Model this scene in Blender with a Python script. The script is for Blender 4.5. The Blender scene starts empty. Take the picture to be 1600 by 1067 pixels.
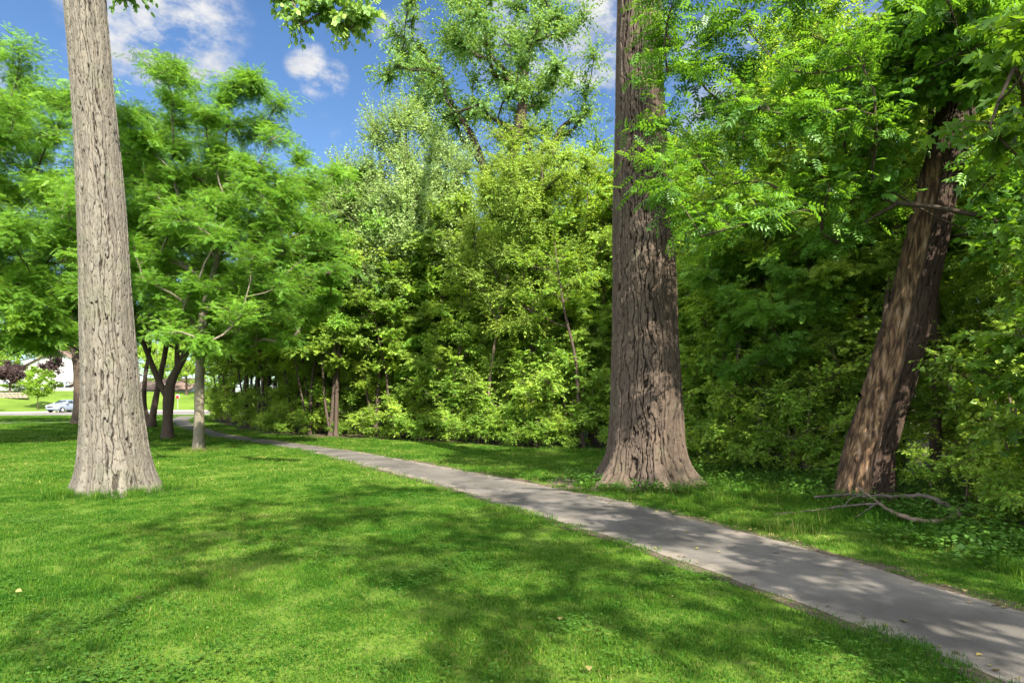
import bpy, math, random
import numpy as np
from mathutils import Vector

# ------------------------------------------------------------------ camera, sky, sun, exposure
scene = bpy.context.scene
COL = scene.collection
R = math.radians

cam_data = bpy.data.cameras.new("camera")
cam = bpy.data.objects.new("camera", cam_data)
COL.objects.link(cam)
cam.location = (0, 0, 1.55)
cam.rotation_euler = (R(90), 0, 0)
cam_data.sensor_width = 36
cam_data.lens = 21.375
cam_data.shift_y = 0.0572
cam_data.clip_start = 0.05
cam_data.clip_end = 3000
scene.camera = cam

SUN_AZ, SUN_EL = R(27), R(42)                     # measured from behind the camera towards its right
SUN = Vector((math.sin(SUN_AZ) * math.cos(SUN_EL), -math.cos(SUN_AZ) * math.cos(SUN_EL), math.sin(SUN_EL)))
sun_data = bpy.data.lights.new("sun", 'SUN')
sun_data.energy = 5.0
sun_data.angle = R(0.5)
sun_data.color = (1.0, 0.93, 0.80)
sun = bpy.data.objects.new("sun", sun_data)
COL.objects.link(sun)
sun.rotation_euler = SUN.to_track_quat('Z', 'Y').to_euler()
sun.location = SUN * 60

scene.view_settings.view_transform = 'Standard'
scene.view_settings.look = 'None'
scene.view_settings.exposure = 2.0
scene.view_settings.gamma = 1
scene.view_settings.use_curve_mapping = False
scene.cycles.max_bounces = 10
scene.cycles.diffuse_bounces = 6
scene.cycles.glossy_bounces = 2
scene.cycles.transmission_bounces = 5
scene.cycles.use_denoising = True
scene.cycles.use_adaptive_sampling = False


class NT:
    """small helper round a node tree"""
    def __init__(self, tree):
        self.t = tree
        tree.nodes.clear()

    def n(self, typ, ins=None, **props):
        nd = self.t.nodes.new(typ)
        for k, v in props.items():
            setattr(nd, k, v)
        for k, v in (ins or {}).items():
            s = nd.inputs[k]
            if isinstance(v, bpy.types.NodeSocket):
                self.t.links.new(v, s)
            else:
                s.default_value = v
        return nd

    def link(self, a, b):
        self.t.links.new(a, b)

    def math(self, op, a, b=0.0, c=None):
        ins = {0: a, 1: b}
        if c is not None:
            ins[2] = c
        return self.n('ShaderNodeMath', ins, operation=op).outputs[0]

    def mix(self, f, a, b, blend='MIX'):
        return self.n('ShaderNodeMix', {0: f, 6: a, 7: b}, data_type='RGBA', blend_type=blend).outputs[2]

    def ramp(self, f, stops):
        r = self.n('ShaderNodeValToRGB', {0: f})
        el = r.color_ramp.elements
        while len(el) < len(stops):
            el.new(0.5)
        for e, (p, c) in zip(el, stops):
            e.position = p
            e.color = (*c, 1) if len(c) == 3 else c
        return r.outputs[0]

    def noise(self, vec, scale, detail=3, rough=0.55, out=0):
        return self.n('ShaderNodeTexNoise', {'Vector': vec, 'Scale': scale, 'Detail': detail, 'Roughness': rough}).outputs[out]

    def maprange(self, v, a, b, c=0.0, d=1.0, smooth=True):
        return self.n('ShaderNodeMapRange', {0: v, 1: a, 2: b, 3: c, 4: d},
                      interpolation_type='SMOOTHSTEP' if smooth else 'LINEAR').outputs[0]


def c4(c):
    return (c[0], c[1], c[2], 1.0)


world = bpy.data.worlds.new("World")
scene.world = world
world.use_nodes = True
w = NT(world.node_tree)
sky = w.n('ShaderNodeTexSky', sky_type='NISHITA', sun_disc=False, sun_elevation=SUN_EL,
          sun_rotation=math.atan2(SUN.x, SUN.y), air_density=1.0, dust_density=0.4, ozone_density=3.0)
gen = w.n('ShaderNodeTexCoord').outputs['Generated']
dirn = w.n('ShaderNodeVectorMath', {0: gen}, operation='NORMALIZE').outputs[0]
# puffs of cumulus at fixed compass directions, unseen rear ones added for fill (x, y, z, size, weight)
puffs = [(-0.585, 1, 0.63, 0.060, 1.0), (-0.55, 1, 0.585, 0.04, 1.0), (-0.64, 1, 0.64, 0.04, 0.9), (-0.325, 1, 0.537, 0.020, 1.0), (-0.30, 1, 0.527, 0.016, 1.0), (-0.345, 1, 0.548, 0.014, 0.9),
         (-0.275, 1, 0.455, 0.022, 0.5), (-0.19, 1, 0.605, 0.025, 0.6), (0.03, 1, 0.60, 0.055, 0.85), (0.16, 1, 0.59, 0.05, 0.85),
         (0.31, 1, 0.47, 0.04, 0.9), (0.33, 1, 0.555, 0.035, 0.85), (0.57, 1, 0.57, 0.035, 0.7), (0.24, 1, 0.47, 0.04, 0.8),
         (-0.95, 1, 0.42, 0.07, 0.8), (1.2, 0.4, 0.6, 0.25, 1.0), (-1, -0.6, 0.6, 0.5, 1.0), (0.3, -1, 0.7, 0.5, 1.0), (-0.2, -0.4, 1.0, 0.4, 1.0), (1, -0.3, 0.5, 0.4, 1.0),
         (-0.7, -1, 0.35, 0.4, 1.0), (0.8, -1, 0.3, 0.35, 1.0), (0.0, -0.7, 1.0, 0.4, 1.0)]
mask = None
for (px, py, pz, s, wt) in puffs:
    v = Vector((px, py, pz)).normalized()
    d = w.n('ShaderNodeVectorMath', {0: dirn, 1: v}, operation='DOT_PRODUCT').outputs['Value']
    m = w.math('MULTIPLY', w.maprange(d, math.cos(s * 2.3), 1.0), wt)
    mask = m if mask is None else w.math('MAXIMUM', mask, m)
st = w.n('ShaderNodeVectorMath', {0: dirn, 1: (1, 1, 1.7)}, operation='MULTIPLY').outputs[0]
nz = w.noise(st, 13.0, 8, 0.62)
dens = w.math('MULTIPLY', mask, w.math('ADD', 0.62, w.math('MULTIPLY', w.math('SUBTRACT', nz, 0.5), 4.2)))
cl = w.maprange(dens, 0.12, 1.0)
shade = w.ramp(w.noise(st, 14.0, 5, 0.6), [(0.35, (1.05, 1.12, 1.25)), (0.62, (1.55, 1.55, 1.55))])
elev = w.n('ShaderNodeSeparateXYZ', {0: dirn}).outputs[2]
tint = w.mix(1.0, sky.outputs[0], w.ramp(w.maprange(elev, 0.12, 0.60, smooth=False), [(0.0, (0.30, 0.335, 0.36)), (0.55, (0.255, 0.30, 0.335)), (1.0, (0.205, 0.265, 0.325))]), 'MULTIPLY')
front = w.n('ShaderNodeSeparateXYZ', {0: dirn}).outputs[1]
shade = w.mix(1.0, shade, w.ramp(w.maprange(front, -0.3, 0.45), [(0.0, (7.4, 7.4, 7.5)), (1.0, (1, 1, 1))]), 'MULTIPLY')   # extra brightness for the unseen clouds behind the viewer, added as fill light
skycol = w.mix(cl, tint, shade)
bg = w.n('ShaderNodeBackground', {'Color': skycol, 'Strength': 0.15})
w.link(bg.outputs[0], w.n('ShaderNodeOutputWorld').inputs[0])

# ------------------------------------------------------------------ helpers
def tag(o, label=None, cat=None, group=None, kind=None):
    if label: o['label'] = label
    if cat: o['category'] = cat
    if group: o['group'] = group
    if kind: o['kind'] = kind
    return o


def empty(name, loc, label, cat, group=None, rz=0.0):
    o = bpy.data.objects.new(name, None)
    COL.objects.link(o)
    o.location = loc
    o.rotation_euler = (0, 0, rz)
    o.empty_display_size = 0.3
    return tag(o, label, cat, group)


class Geo:
    """collects numpy geometry and links it as one mesh object"""
    def __init__(self):
        self.v, self.loops, self.tot, self.attr, self.n = [], [], [], {}, 0
        self.mi = []

    def add(self, verts, faces, attrs=None, mat=0):
        verts = np.asarray(verts, dtype=np.float32).reshape(-1, 3)
        if isinstance(faces, np.ndarray):
            self.loops.append((faces + self.n).reshape(-1).astype(np.int32))
            self.tot.append(np.full(len(faces), faces.shape[1], np.int32))
            nf = len(faces)
        else:
            for f in faces:
                self.loops.append(np.array(f, np.int32) + self.n)
            self.tot.append(np.array([len(f) for f in faces], np.int32))
            nf = len(faces)
        self.mi.append(np.full(nf, mat, np.int32))
        for k in set(self.attr) | set(attrs or {}):
            lst = self.attr.setdefault(k, [])
            have = sum(len(a) for a in lst)
            if have < self.n:
                lst.append(np.zeros(self.n - have, np.float32))
            if attrs and k in attrs:
                lst.append(np.broadcast_to(np.asarray(attrs[k], np.float32), (len(verts),)))
        self.v.append(verts)
        self.n += len(verts)
        return self

    def box(self, x0, x1, y0, y1, z0, z1, mat=0):
        v = [(x0, y0, z0), (x1, y0, z0), (x1, y1, z0), (x0, y1, z0), (x0, y0, z1), (x1, y0, z1), (x1, y1, z1), (x0, y1, z1)]
        f = np.array([(0, 3, 2, 1), (4, 5, 6, 7), (0, 1, 5, 4), (1, 2, 6, 5), (2, 3, 7, 6), (3, 0, 4, 7)])
        return self.add(v, f, mat=mat)

    def build(self, name, mats, parent=None, smooth=False, link=True):
        me = bpy.data.meshes.new(name)
        v = np.concatenate(self.v)
        lp = np.concatenate(self.loops)
        tt = np.concatenate(self.tot)
        me.vertices.add(len(v))
        me.vertices.foreach_set('co', v.reshape(-1))
        me.loops.add(len(lp))
        me.loops.foreach_set('vertex_index', lp)
        me.polygons.add(len(tt))
        me.polygons.foreach_set('loop_start', np.concatenate([[0], np.cumsum(tt)[:-1]]).astype(np.int32))
        me.polygons.foreach_set('loop_total', tt)
        if not isinstance(mats, (list, tuple)):
            mats = [mats]
        for m in mats:
            me.materials.append(m)
        me.polygons.foreach_set('material_index', np.concatenate(self.mi))
        if smooth:
            me.polygons.foreach_set('use_smooth', np.ones(len(tt), bool))
        for k, lst in self.attr.items():
            a = np.concatenate(lst) if lst else np.zeros(0, np.float32)
            if len(a) < len(v):
                a = np.concatenate([a, np.zeros(len(v) - len(a), np.float32)])
            at = me.attributes.new(k, 'FLOAT', 'POINT')
            at.data.foreach_set('value', a)
        me.update()
        me.validate()
        o = bpy.data.objects.new(name, me)
        if link:
            COL.objects.link(o)
        if parent is not None:
            o.parent = parent
        return o


_pr = np.random.RandomState(7)
PERM = np.concatenate([_pr.permutation(256)] * 3)
GRAD = _pr.normal(size=(256, 3))
GRAD /= np.linalg.norm(GRAD, axis=1)[:, None]


def noise3(p):
    """gradient noise, roughly -0.7..0.7"""
    p = np.asarray(p, dtype=np.float64)
    i = np.floor(p).astype(np.int64)
    f = p - i
    u = f * f * f * (f * (f * 6 - 15) + 10)
    i &= 255
    res = 0
    for dx in (0, 1):
        wx = u[..., 0] if dx else 1 - u[..., 0]
        for dy in (0, 1):
            wy = u[..., 1] if dy else 1 - u[..., 1]
            for dz in (0, 1):
                wz = u[..., 2] if dz else 1 - u[..., 2]
                h = PERM[PERM[PERM[(i[..., 0] + dx) & 255] + ((i[..., 1] + dy) & 255)] + ((i[..., 2] + dz) & 255)]
                g = GRAD[h]
                d = g[..., 0] * (f[..., 0] - dx) + g[..., 1] * (f[..., 1] - dy) + g[..., 2] * (f[..., 2] - dz)
                res = res + wx * wy * wz * d
    return res


def sstep(a, b, x):
    t = np.clip((x - a) / (b - a), 0, 1)
    return t * t * (3 - 2 * t)


def norm(a):
    return a / np.maximum(np.linalg.norm(a, axis=-1, keepdims=True), 1e-9)


def tube(pts, rad, sides=6, cap=True):
    pts = np.asarray(pts, float)
    n = len(pts)
    rad = np.broadcast_to(np.asarray(rad, float), (n,))
    t = norm(np.gradient(pts, axis=0))
    ref = np.array([1.0, 0.1, 0.0]) if abs(t[:, 2]).mean() > 0.6 else np.array([0.0, 0.1, 1.0])
    a = norm(np.cross(t, ref))
    b = np.cross(t, a)
    th = np.linspace(0, 2 * np.pi, sides, endpoint=False)
    v = pts[:, None] + rad[:, None, None] * (np.cos(th)[None, :, None] * a[:, None] + np.sin(th)[None, :, None] * b[:, None])
    k = np.arange(sides)
    k2 = (k + 1) % sides
    base = (np.arange(n - 1) * sides)[:, None]
    f = np.stack([base + k, base + k2, base + sides + k2, base + sides + k], -1).reshape(-1, 4)
    v = v.reshape(-1, 3)
    if cap and sides == 4:
        f = np.concatenate([f, [[(n - 1) * sides + j for j in range(4)]]])
    return v, f


def catmull(P, m):
    P = np.asarray(P, float)
    n = len(P)
    Q = np.concatenate([[2 * P[0] - P[1]], P, [2 * P[-1] - P[-2]]])
    out = []
    for i in range(n - 1):
        p0, p1, p2, p3 = Q[i:i + 4]
        t = np.linspace(0, 1, m, endpoint=False)[:, None]
        out.append(0.5 * (2 * p1 + (p2 - p0) * t + (2 * p0 - 5 * p1 + 4 * p2 - p3) * t ** 2 + (3 * p1 - p0 - 3 * p2 + p3) * t ** 3))
    out.append(P[-1:])
    return np.concatenate(out)


# ------------------------------------------------------------------ materials
def material(name):
    m = bpy.data.materials.new(name)
    m.use_nodes = True
    return m, NT(m.node_tree)


def leaf_mat(name, dark, light, trans, ratio=0.42, rough=0.5, spec=0.25):
    m, k = material(name)
    att = k.n('ShaderNodeAttribute', attribute_name='tint').outputs['Fac']
    rnd = k.n('ShaderNodeObjectInfo').outputs['Random']
    f = k.math('ADD', att, k.math('MULTIPLY', k.math('SUBTRACT', rnd, 0.5), 0.25))
    f = k.n('ShaderNodeClamp', {0: f}).outputs[0]
    col = k.ramp(f, [(0.0, dark), (0.85, light), (1.0, tuple(min(1, x * y) for x, y in zip(light, (1.35, 1.1, 1.0))))])
    tcol = k.mix(f, c4(tuple(x * 0.75 for x in trans)), c4(trans))
    p = k.n('ShaderNodeBsdfPrincipled', {'Base Color': col, 'Roughness': rough, 'Specular IOR Level': spec})
    tr = k.n('ShaderNodeBsdfTranslucent', {'Color': tcol})
    mx = k.n('ShaderNodeMixShader', {0: ratio, 1: p.outputs[0], 2: tr.outputs[0]})
    k.link(mx.outputs[0], k.n('ShaderNodeOutputMaterial').inputs[0])
    return m


def bark_mat(name, ridge, furrow, patch, scale=1.0, bump=0.5, bare=None):
    m, k = material(name)
    pos = k.n('ShaderNodeTexCoord').outputs['Object']
    mp = k.n('ShaderNodeMapping', {'Vector': pos, 'Scale': (1, 1, 0.22)}).outputs[0]
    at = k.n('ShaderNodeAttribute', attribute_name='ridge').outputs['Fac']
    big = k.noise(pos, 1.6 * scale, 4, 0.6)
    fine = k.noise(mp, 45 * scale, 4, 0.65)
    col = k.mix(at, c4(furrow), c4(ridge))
    col = k.mix(k.maprange(big, 0.48, 0.68), col, k.mix(1.0, col, c4(patch), 'MULTIPLY'))
    plates = k.noise(k.n('ShaderNodeMapping', {'Vector': pos, 'Scale': (1, 1, 0.3)}).outputs[0], 13 * scale, 2, 0.5)
    col = k.mix(0.55, col, k.mix(1.0, col, k.ramp(plates, [(0.3, (0.66, 0.68, 0.70)), (0.5, (1, 1, 1)), (0.7, (1.25, 1.20, 1.12))]), 'MULTIPLY'))
    moss = k.math('MULTIPLY', k.maprange(k.noise(pos, 2.3 * scale, 5, 0.7), 0.55, 0.75), 0.45)
    col = k.mix(moss, col, k.mix(0.6, col, (0.13, 0.15, 0.085, 1)))
    sp = k.maprange(k.noise(mp, 26 * scale, 3, 0.6), 0.52, 0.7)
    col = k.mix(k.math('MULTIPLY', sp, 0.35), col, c4(tuple(min(1, x * 1.45) for x in ridge)))
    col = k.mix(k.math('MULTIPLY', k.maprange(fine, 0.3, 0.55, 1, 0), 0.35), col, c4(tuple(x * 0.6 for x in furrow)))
    if bare:
        ba = k.n('ShaderNodeAttribute', attribute_name='bare').outputs['Fac']
        mpl = k.n('ShaderNodeMapping', {'Vector': pos, 'Scale': (1, 1, 0.10)}).outputs[0]
        streak = k.noise(mpl, 16, 5, 0.6)
        bc = k.ramp(streak, [(0.40, (0.030, 0.019, 0.013)), (0.50, tuple(x * 0.7 for x in bare)), (0.60, tuple(x * 1.5 for x in bare)), (0.78, (0.24, 0.22, 0.20))])
        col = k.mix(ba, col, bc)
    b = k.n('ShaderNodeBump', {'Strength': bump, 'Distance': 0.012, 'Height': fine})
    p = k.n('ShaderNodeBsdfPrincipled', {'Base Color': col, 'Roughness': 0.92, 'Specular IOR Level': 0.12, 'Normal': b.outputs[0]})
    k.link(p.outputs[0], k.n('ShaderNodeOutputMaterial').inputs[0])
    return m


def plain_mat(name, col, rough=0.6, spec=0.3, metal=0.0, var=0.12, scale=6.0, coat=0.0):
    m, k = material(name)
    pos = k.n('ShaderNodeTexCoord').outputs['Object']
    nz_ = k.noise(pos, scale, 4, 0.6)
    c = k.mix(k.maprange(nz_, 0.3, 0.7), c4(tuple(x * (1 - var) for x in col)), c4(tuple(min(1, x * (1 + var)) for x in col)))
    p = k.n('ShaderNodeBsdfPrincipled', {'Base Color': c, 'Roughness': rough, 'Specular IOR Level': spec, 'Metallic': metal, 'Coat Weight': coat})
    k.link(p.outputs[0], k.n('ShaderNodeOutputMaterial').inputs[0])
    return m


LEAF = {
    'locust': leaf_mat('locust_leaf', (0.060, 0.150, 0.014), (0.150, 0.310, 0.032), (0.24, 0.46, 0.03)),
    'locust_far': leaf_mat('locust_leaf_dark', (0.055, 0.135, 0.015), (0.125, 0.260, 0.030), (0.20, 0.40, 0.03)),
    'broad': leaf_mat('broad_leaf', (0.090, 0.185, 0.018), (0.235, 0.375, 0.046), (0.44, 0.62, 0.045), 0.48),
    'yellow': leaf_mat('yellow_green_leaf', (0.105, 0.185, 0.022), (0.220, 0.345, 0.045), (0.36, 0.50, 0.04)),
    'poplar': leaf_mat('pale_poplar_leaf', (0.140, 0.230, 0.065), (0.290, 0.400, 0.145), (0.38, 0.54, 0.10), 0.38, 0.55, 0.2),
    'cottonwood': leaf_mat('cottonwood_leaf', (0.070, 0.160, 0.040), (0.190, 0.310, 0.095), (0.32, 0.50, 0.06), 0.40, 0.5, 0.22),
    'ash': leaf_mat('ash_leaf', (0.038, 0.110, 0.014), (0.098, 0.225, 0.026), (0.19, 0.38, 0.018), 0.45, 0.42, 0.45),
    'maple': leaf_mat('maple_leaf', (0.040, 0.095, 0.010), (0.092, 0.180, 0.018), (0.20, 0.36, 0.013), 0.45, 0.5),
    'shade': leaf_mat('understory_leaf', (0.080, 0.175, 0.017), (0.205, 0.350, 0.040), (0.42, 0.60, 0.04), 0.48),
    'purple': leaf_mat('purple_leaf', (0.040, 0.025, 0.024), (0.085, 0.056, 0.052), (0.07, 0.035, 0.03), 0.3),
    'cover': leaf_mat('ground_cover_leaf', (0.026, 0.076, 0.009), (0.066, 0.145, 0.020), (0.11, 0.25, 0.016), 0.35),
    'litter': leaf_mat('fallen_leaf', (0.07, 0.050, 0.025), (0.20, 0.18, 0.065), (0.25, 0.2, 0.06), 0.2),
}
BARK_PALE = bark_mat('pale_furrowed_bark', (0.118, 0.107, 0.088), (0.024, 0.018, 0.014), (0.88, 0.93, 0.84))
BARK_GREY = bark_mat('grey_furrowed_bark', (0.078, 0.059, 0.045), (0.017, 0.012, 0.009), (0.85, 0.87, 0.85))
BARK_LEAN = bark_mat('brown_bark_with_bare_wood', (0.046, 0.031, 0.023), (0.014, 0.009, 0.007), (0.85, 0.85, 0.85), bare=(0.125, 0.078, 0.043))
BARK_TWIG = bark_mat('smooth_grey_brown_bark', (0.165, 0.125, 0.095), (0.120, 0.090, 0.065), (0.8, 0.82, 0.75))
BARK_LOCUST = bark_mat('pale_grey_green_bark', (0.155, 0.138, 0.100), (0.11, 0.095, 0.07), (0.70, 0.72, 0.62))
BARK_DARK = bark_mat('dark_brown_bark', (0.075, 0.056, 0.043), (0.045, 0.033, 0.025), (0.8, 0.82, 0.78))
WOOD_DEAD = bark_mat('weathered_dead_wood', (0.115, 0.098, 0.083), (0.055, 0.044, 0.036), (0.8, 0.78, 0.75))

# ------------------------------------------------------------------ leaf shapes: (across, along, up) in leaf lengths
def leaf_template(kind):
    if kind == 'ovate':        # two folded halves
        v = [(0, 0, 0), (0.30, 0.38, 0.07), (0, 1, -0.06), (-0.30, 0.38, 0.07)]
        f = [(0, 1, 2), (0, 2, 3)]
    elif kind == 'narrow':
        v = [(0, 0, 0), (0.17, 0.42, 0.04), (0, 1, -0.08), (-0.17, 0.42, 0.04)]
        f = [(0, 1, 2), (0, 2, 3)]
    elif kind == 'round':      # two-quad halves, broad
        v = [(0, 0, 0), (0.34, 0.18, 0.05), (0.40, 0.52, 0.06), (0, 1, -0.06), (-0.40, 0.52, 0.06), (-0.34, 0.18, 0.05), (0, 0.5, 0)]
        f = [(0, 1, 2, 6), (6, 2, 3), (0, 6, 4, 5), (6, 3, 4)]
    elif kind == 'maple':      # five pointed lobes
        o = [(0, 0), (0.22, -0.06), (0.46, 0.10), (0.30, 0.24), (0.62, 0.52), (0.52, 0.62), (0.26, 0.50), (0.17, 0.72), (0.0, 1.0)]
        half = [(x, y, 0.10 * abs(x) - 0.10 * max(0, y - 0.5)) for x, y in o]
        v = half + [(-x, y, z) for x, y, z in half[1:-1]]
        n = len(half)
        v.append((0, 0.42, 0))
        c = len(v) - 1
        f = [(c, i, i + 1) for i in range(n - 1)]
        left = [0] + list(range(n, n + n - 2)) + [n - 1]
        f += [(c, left[i + 1], left[i]) for i in range(len(left) - 1)]
    elif kind in ('pinnate', 'locust'):
        v, f = [], []
        pairs, L, W, t0 = (4, 0.34, 0.13, 0.22) if kind == 'pinnate' else (6, 0.26, 0.085, 0.10)
        def leaflet(bx, by, ang, L, W):
            ca, sa = math.cos(ang), math.sin(ang)
            b = len(v)
            for (u, wv, z) in ((0, 0, 0), (0.4 * L, W / 2, 0.02), (L, 0, -0.05), (0.4 * L, -W / 2, 0.02)):
                v.append((bx + u * sa + wv * ca, by + u * ca - wv * sa, z - 0.10 * by * by))
            f.extend([(b, b + 1, b + 2), (b, b + 2, b + 3)] if kind == 'pinnate' else [(b, b + 1, b + 2, b + 3)])
        for i in range(pairs):
            y = t0 + (0.86 - t0) * i / (pairs - 1)
            sc = 1 - 0.25 * abs(i / (pairs - 1) - 0.4)
            leaflet(0, y, 1.05, L * sc, W)
            leaflet(0, y + 0.02, -1.05, L * sc, W)
        leaflet(0, 0.88, 0, L * 0.9, W)
        b = len(v)
        v.extend([(0.006, 0, 0), (0.004, 0.9, -0.08), (-0.004, 0.9, -0.08), (-0.006, 0, 0)])
        f.append((b, b + 1, b + 2, b + 3))
    return np.array(v, float), f


TEMPL = {}


def add_leaves(geo, P, D, N, size, kind, tintv, rng):
    if kind not in TEMPL:
        TEMPL[kind] = leaf_template(kind)
    tv, tf = TEMPL[kind]
    D = norm(D)
    B = norm(np.cross(D, N))
    N2 = np.cross(B, D)
    curl = 1 + rng.normal(size=len(P)) * 0.6
    V = P[:, None] + size[:, None, None] * (tv[None, :, 0, None] * B[:, None] + tv[None, :, 1, None] * D[:, None]
                                            + (tv[None, :, 2] * curl[:, None])[..., None] * N2[:, None])
    k = len(tv)
    base = geo.n + np.arange(len(P)) * k
    V = V.reshape(-1, 3).astype(np.float32)
    tt = np.repeat(tintv.astype(np.float32), k)
    by = {}
    for face in tf:
        by.setdefault(len(face), []).append(face)
    first = True
    for ln, fs in by.items():
        F = (np.arange(len(P)) * k)[:, None, None] + np.array(fs)[None]
        F = F.reshape(-1, ln)
        if first:
            geo.add(V, F, {'tint': tt})
            off = geo.n - len(V)
            first = False
        else:
            geo.loops.append((F + off).reshape(-1).astype(np.int32))
            geo.tot.append(np.full(len(F), ln, np.int32))
            geo.mi.append(np.zeros(len(F), np.int32))


# ------------------------------------------------------------------ tree skeleton and crown
def envelope(rng, c, r, n, shell=0.5, zmin=None, gap=0.0, keep=None):
    """clump centres spread through an ellipsoid, most of them towards its outside"""
    out, tries = [], 0
    while len(out) < n and tries < n * 60:
        tries += 1
        d = rng.normal(size=3)
        d /= np.linalg.norm(d)
        q = np.array(c) + d * np.array(r) * (rng.rand() ** shell)
        if zmin is not None and q[2] < zmin:
            continue
        if keep is not None and not keep(q):
            continue
        if any(np.linalg.norm((q - o)) < gap for o in out):
            continue
        out.append(q)
    return out


def skeleton(rng, trunk, clumps, start=0.25, tipr=0.012, wig=0.06, lift=0.35, seg=0.5, maxlimb=0.6):
    """trunk: [(x,y,z,r)]; returns the limbs as [(points, radii)] and each clump's last branch points"""
    T = np.asarray(trunk, float)
    if len(T) < 12:
        T = catmull(T, max(2, int(24 / len(T)) + 1))
    pos = [p for p in T[:, :3]]
    par = [-1] + list(range(len(T) - 1))
    usable = [i for i in range(len(T)) if i >= start * len(T)]
    n0 = len(T)
    chains, tips = [], []
    order = np.argsort([np.min(np.linalg.norm(T[usable, :3] - c, axis=1)) for c in clumps])
    cl_out = [None] * len(clumps)
    for ci in order:
        c = np.asarray(clumps[ci], float)
        P = np.array([pos[i] for i in usable])
        d = c - P
        h = np.linalg.norm(d[:, :2], axis=1)
        cost = np.linalg.norm(d, axis=1) + 1.4 * np.maximum(0, -d[:, 2] + lift * h)
        i = usable[int(np.argmin(cost))]
        p0 = np.array(pos[i])
        pd = p0 - np.array(pos[par[i]]) if par[i] >= 0 else np.array([0, 0, 1.0])
        pd = norm(pd)
        L = np.linalg.norm(c - p0)
        if L < 0.05:
            cl_out[ci] = np.array([p0, c + 0.01])
            tips.append(i)
            continue
        m = max(3, int(L / seg) + 1)
        mid = p0 + 0.5 * (c - p0) + 0.16 * L * (pd * 0.8 + np.array([0, 0, 0.25])) + rng.normal(size=3) * wig * L
        t = np.linspace(0, 1, m + 1)[:, None]
        q = (1 - t) ** 2 * p0 + 2 * t * (1 - t) * mid + t ** 2 * c
        q[1:-1] += rng.normal(size=(m - 1, 3)) * wig * 0.5 * min(L / m, 0.6)
        idx = [i]
        for j in range(1, m + 1):
            pos.append(q[j])
            par.append(idx[-1])
            idx.append(len(pos) - 1)
        usable.extend(idx[1:])
        chains.append(idx)
        tips.append(idx[-1])
        cl_out[ci] = q
    cnt = np.zeros(len(pos))
    for t_ in tips:
        k = t_
        while k >= 0:
            cnt[k] += 1
            k = par[k]
    limbs = []
    for idx in chains:
        rr = tipr * np.maximum(cnt[idx], 1) ** 0.46
        rr[0] = min(rr[0], rr[1] * 1.25)
        lim = maxlimb * np.interp(pos[idx[0]][2], T[:, 2], T[:, 3]) if T[-1, 2] > T[0, 2] else 1
        rr = np.minimum(rr, max(lim, tipr))
        limbs.append((np.array([pos[k] for k in idx]), rr))
    return T, limbs, cl_out


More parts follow.
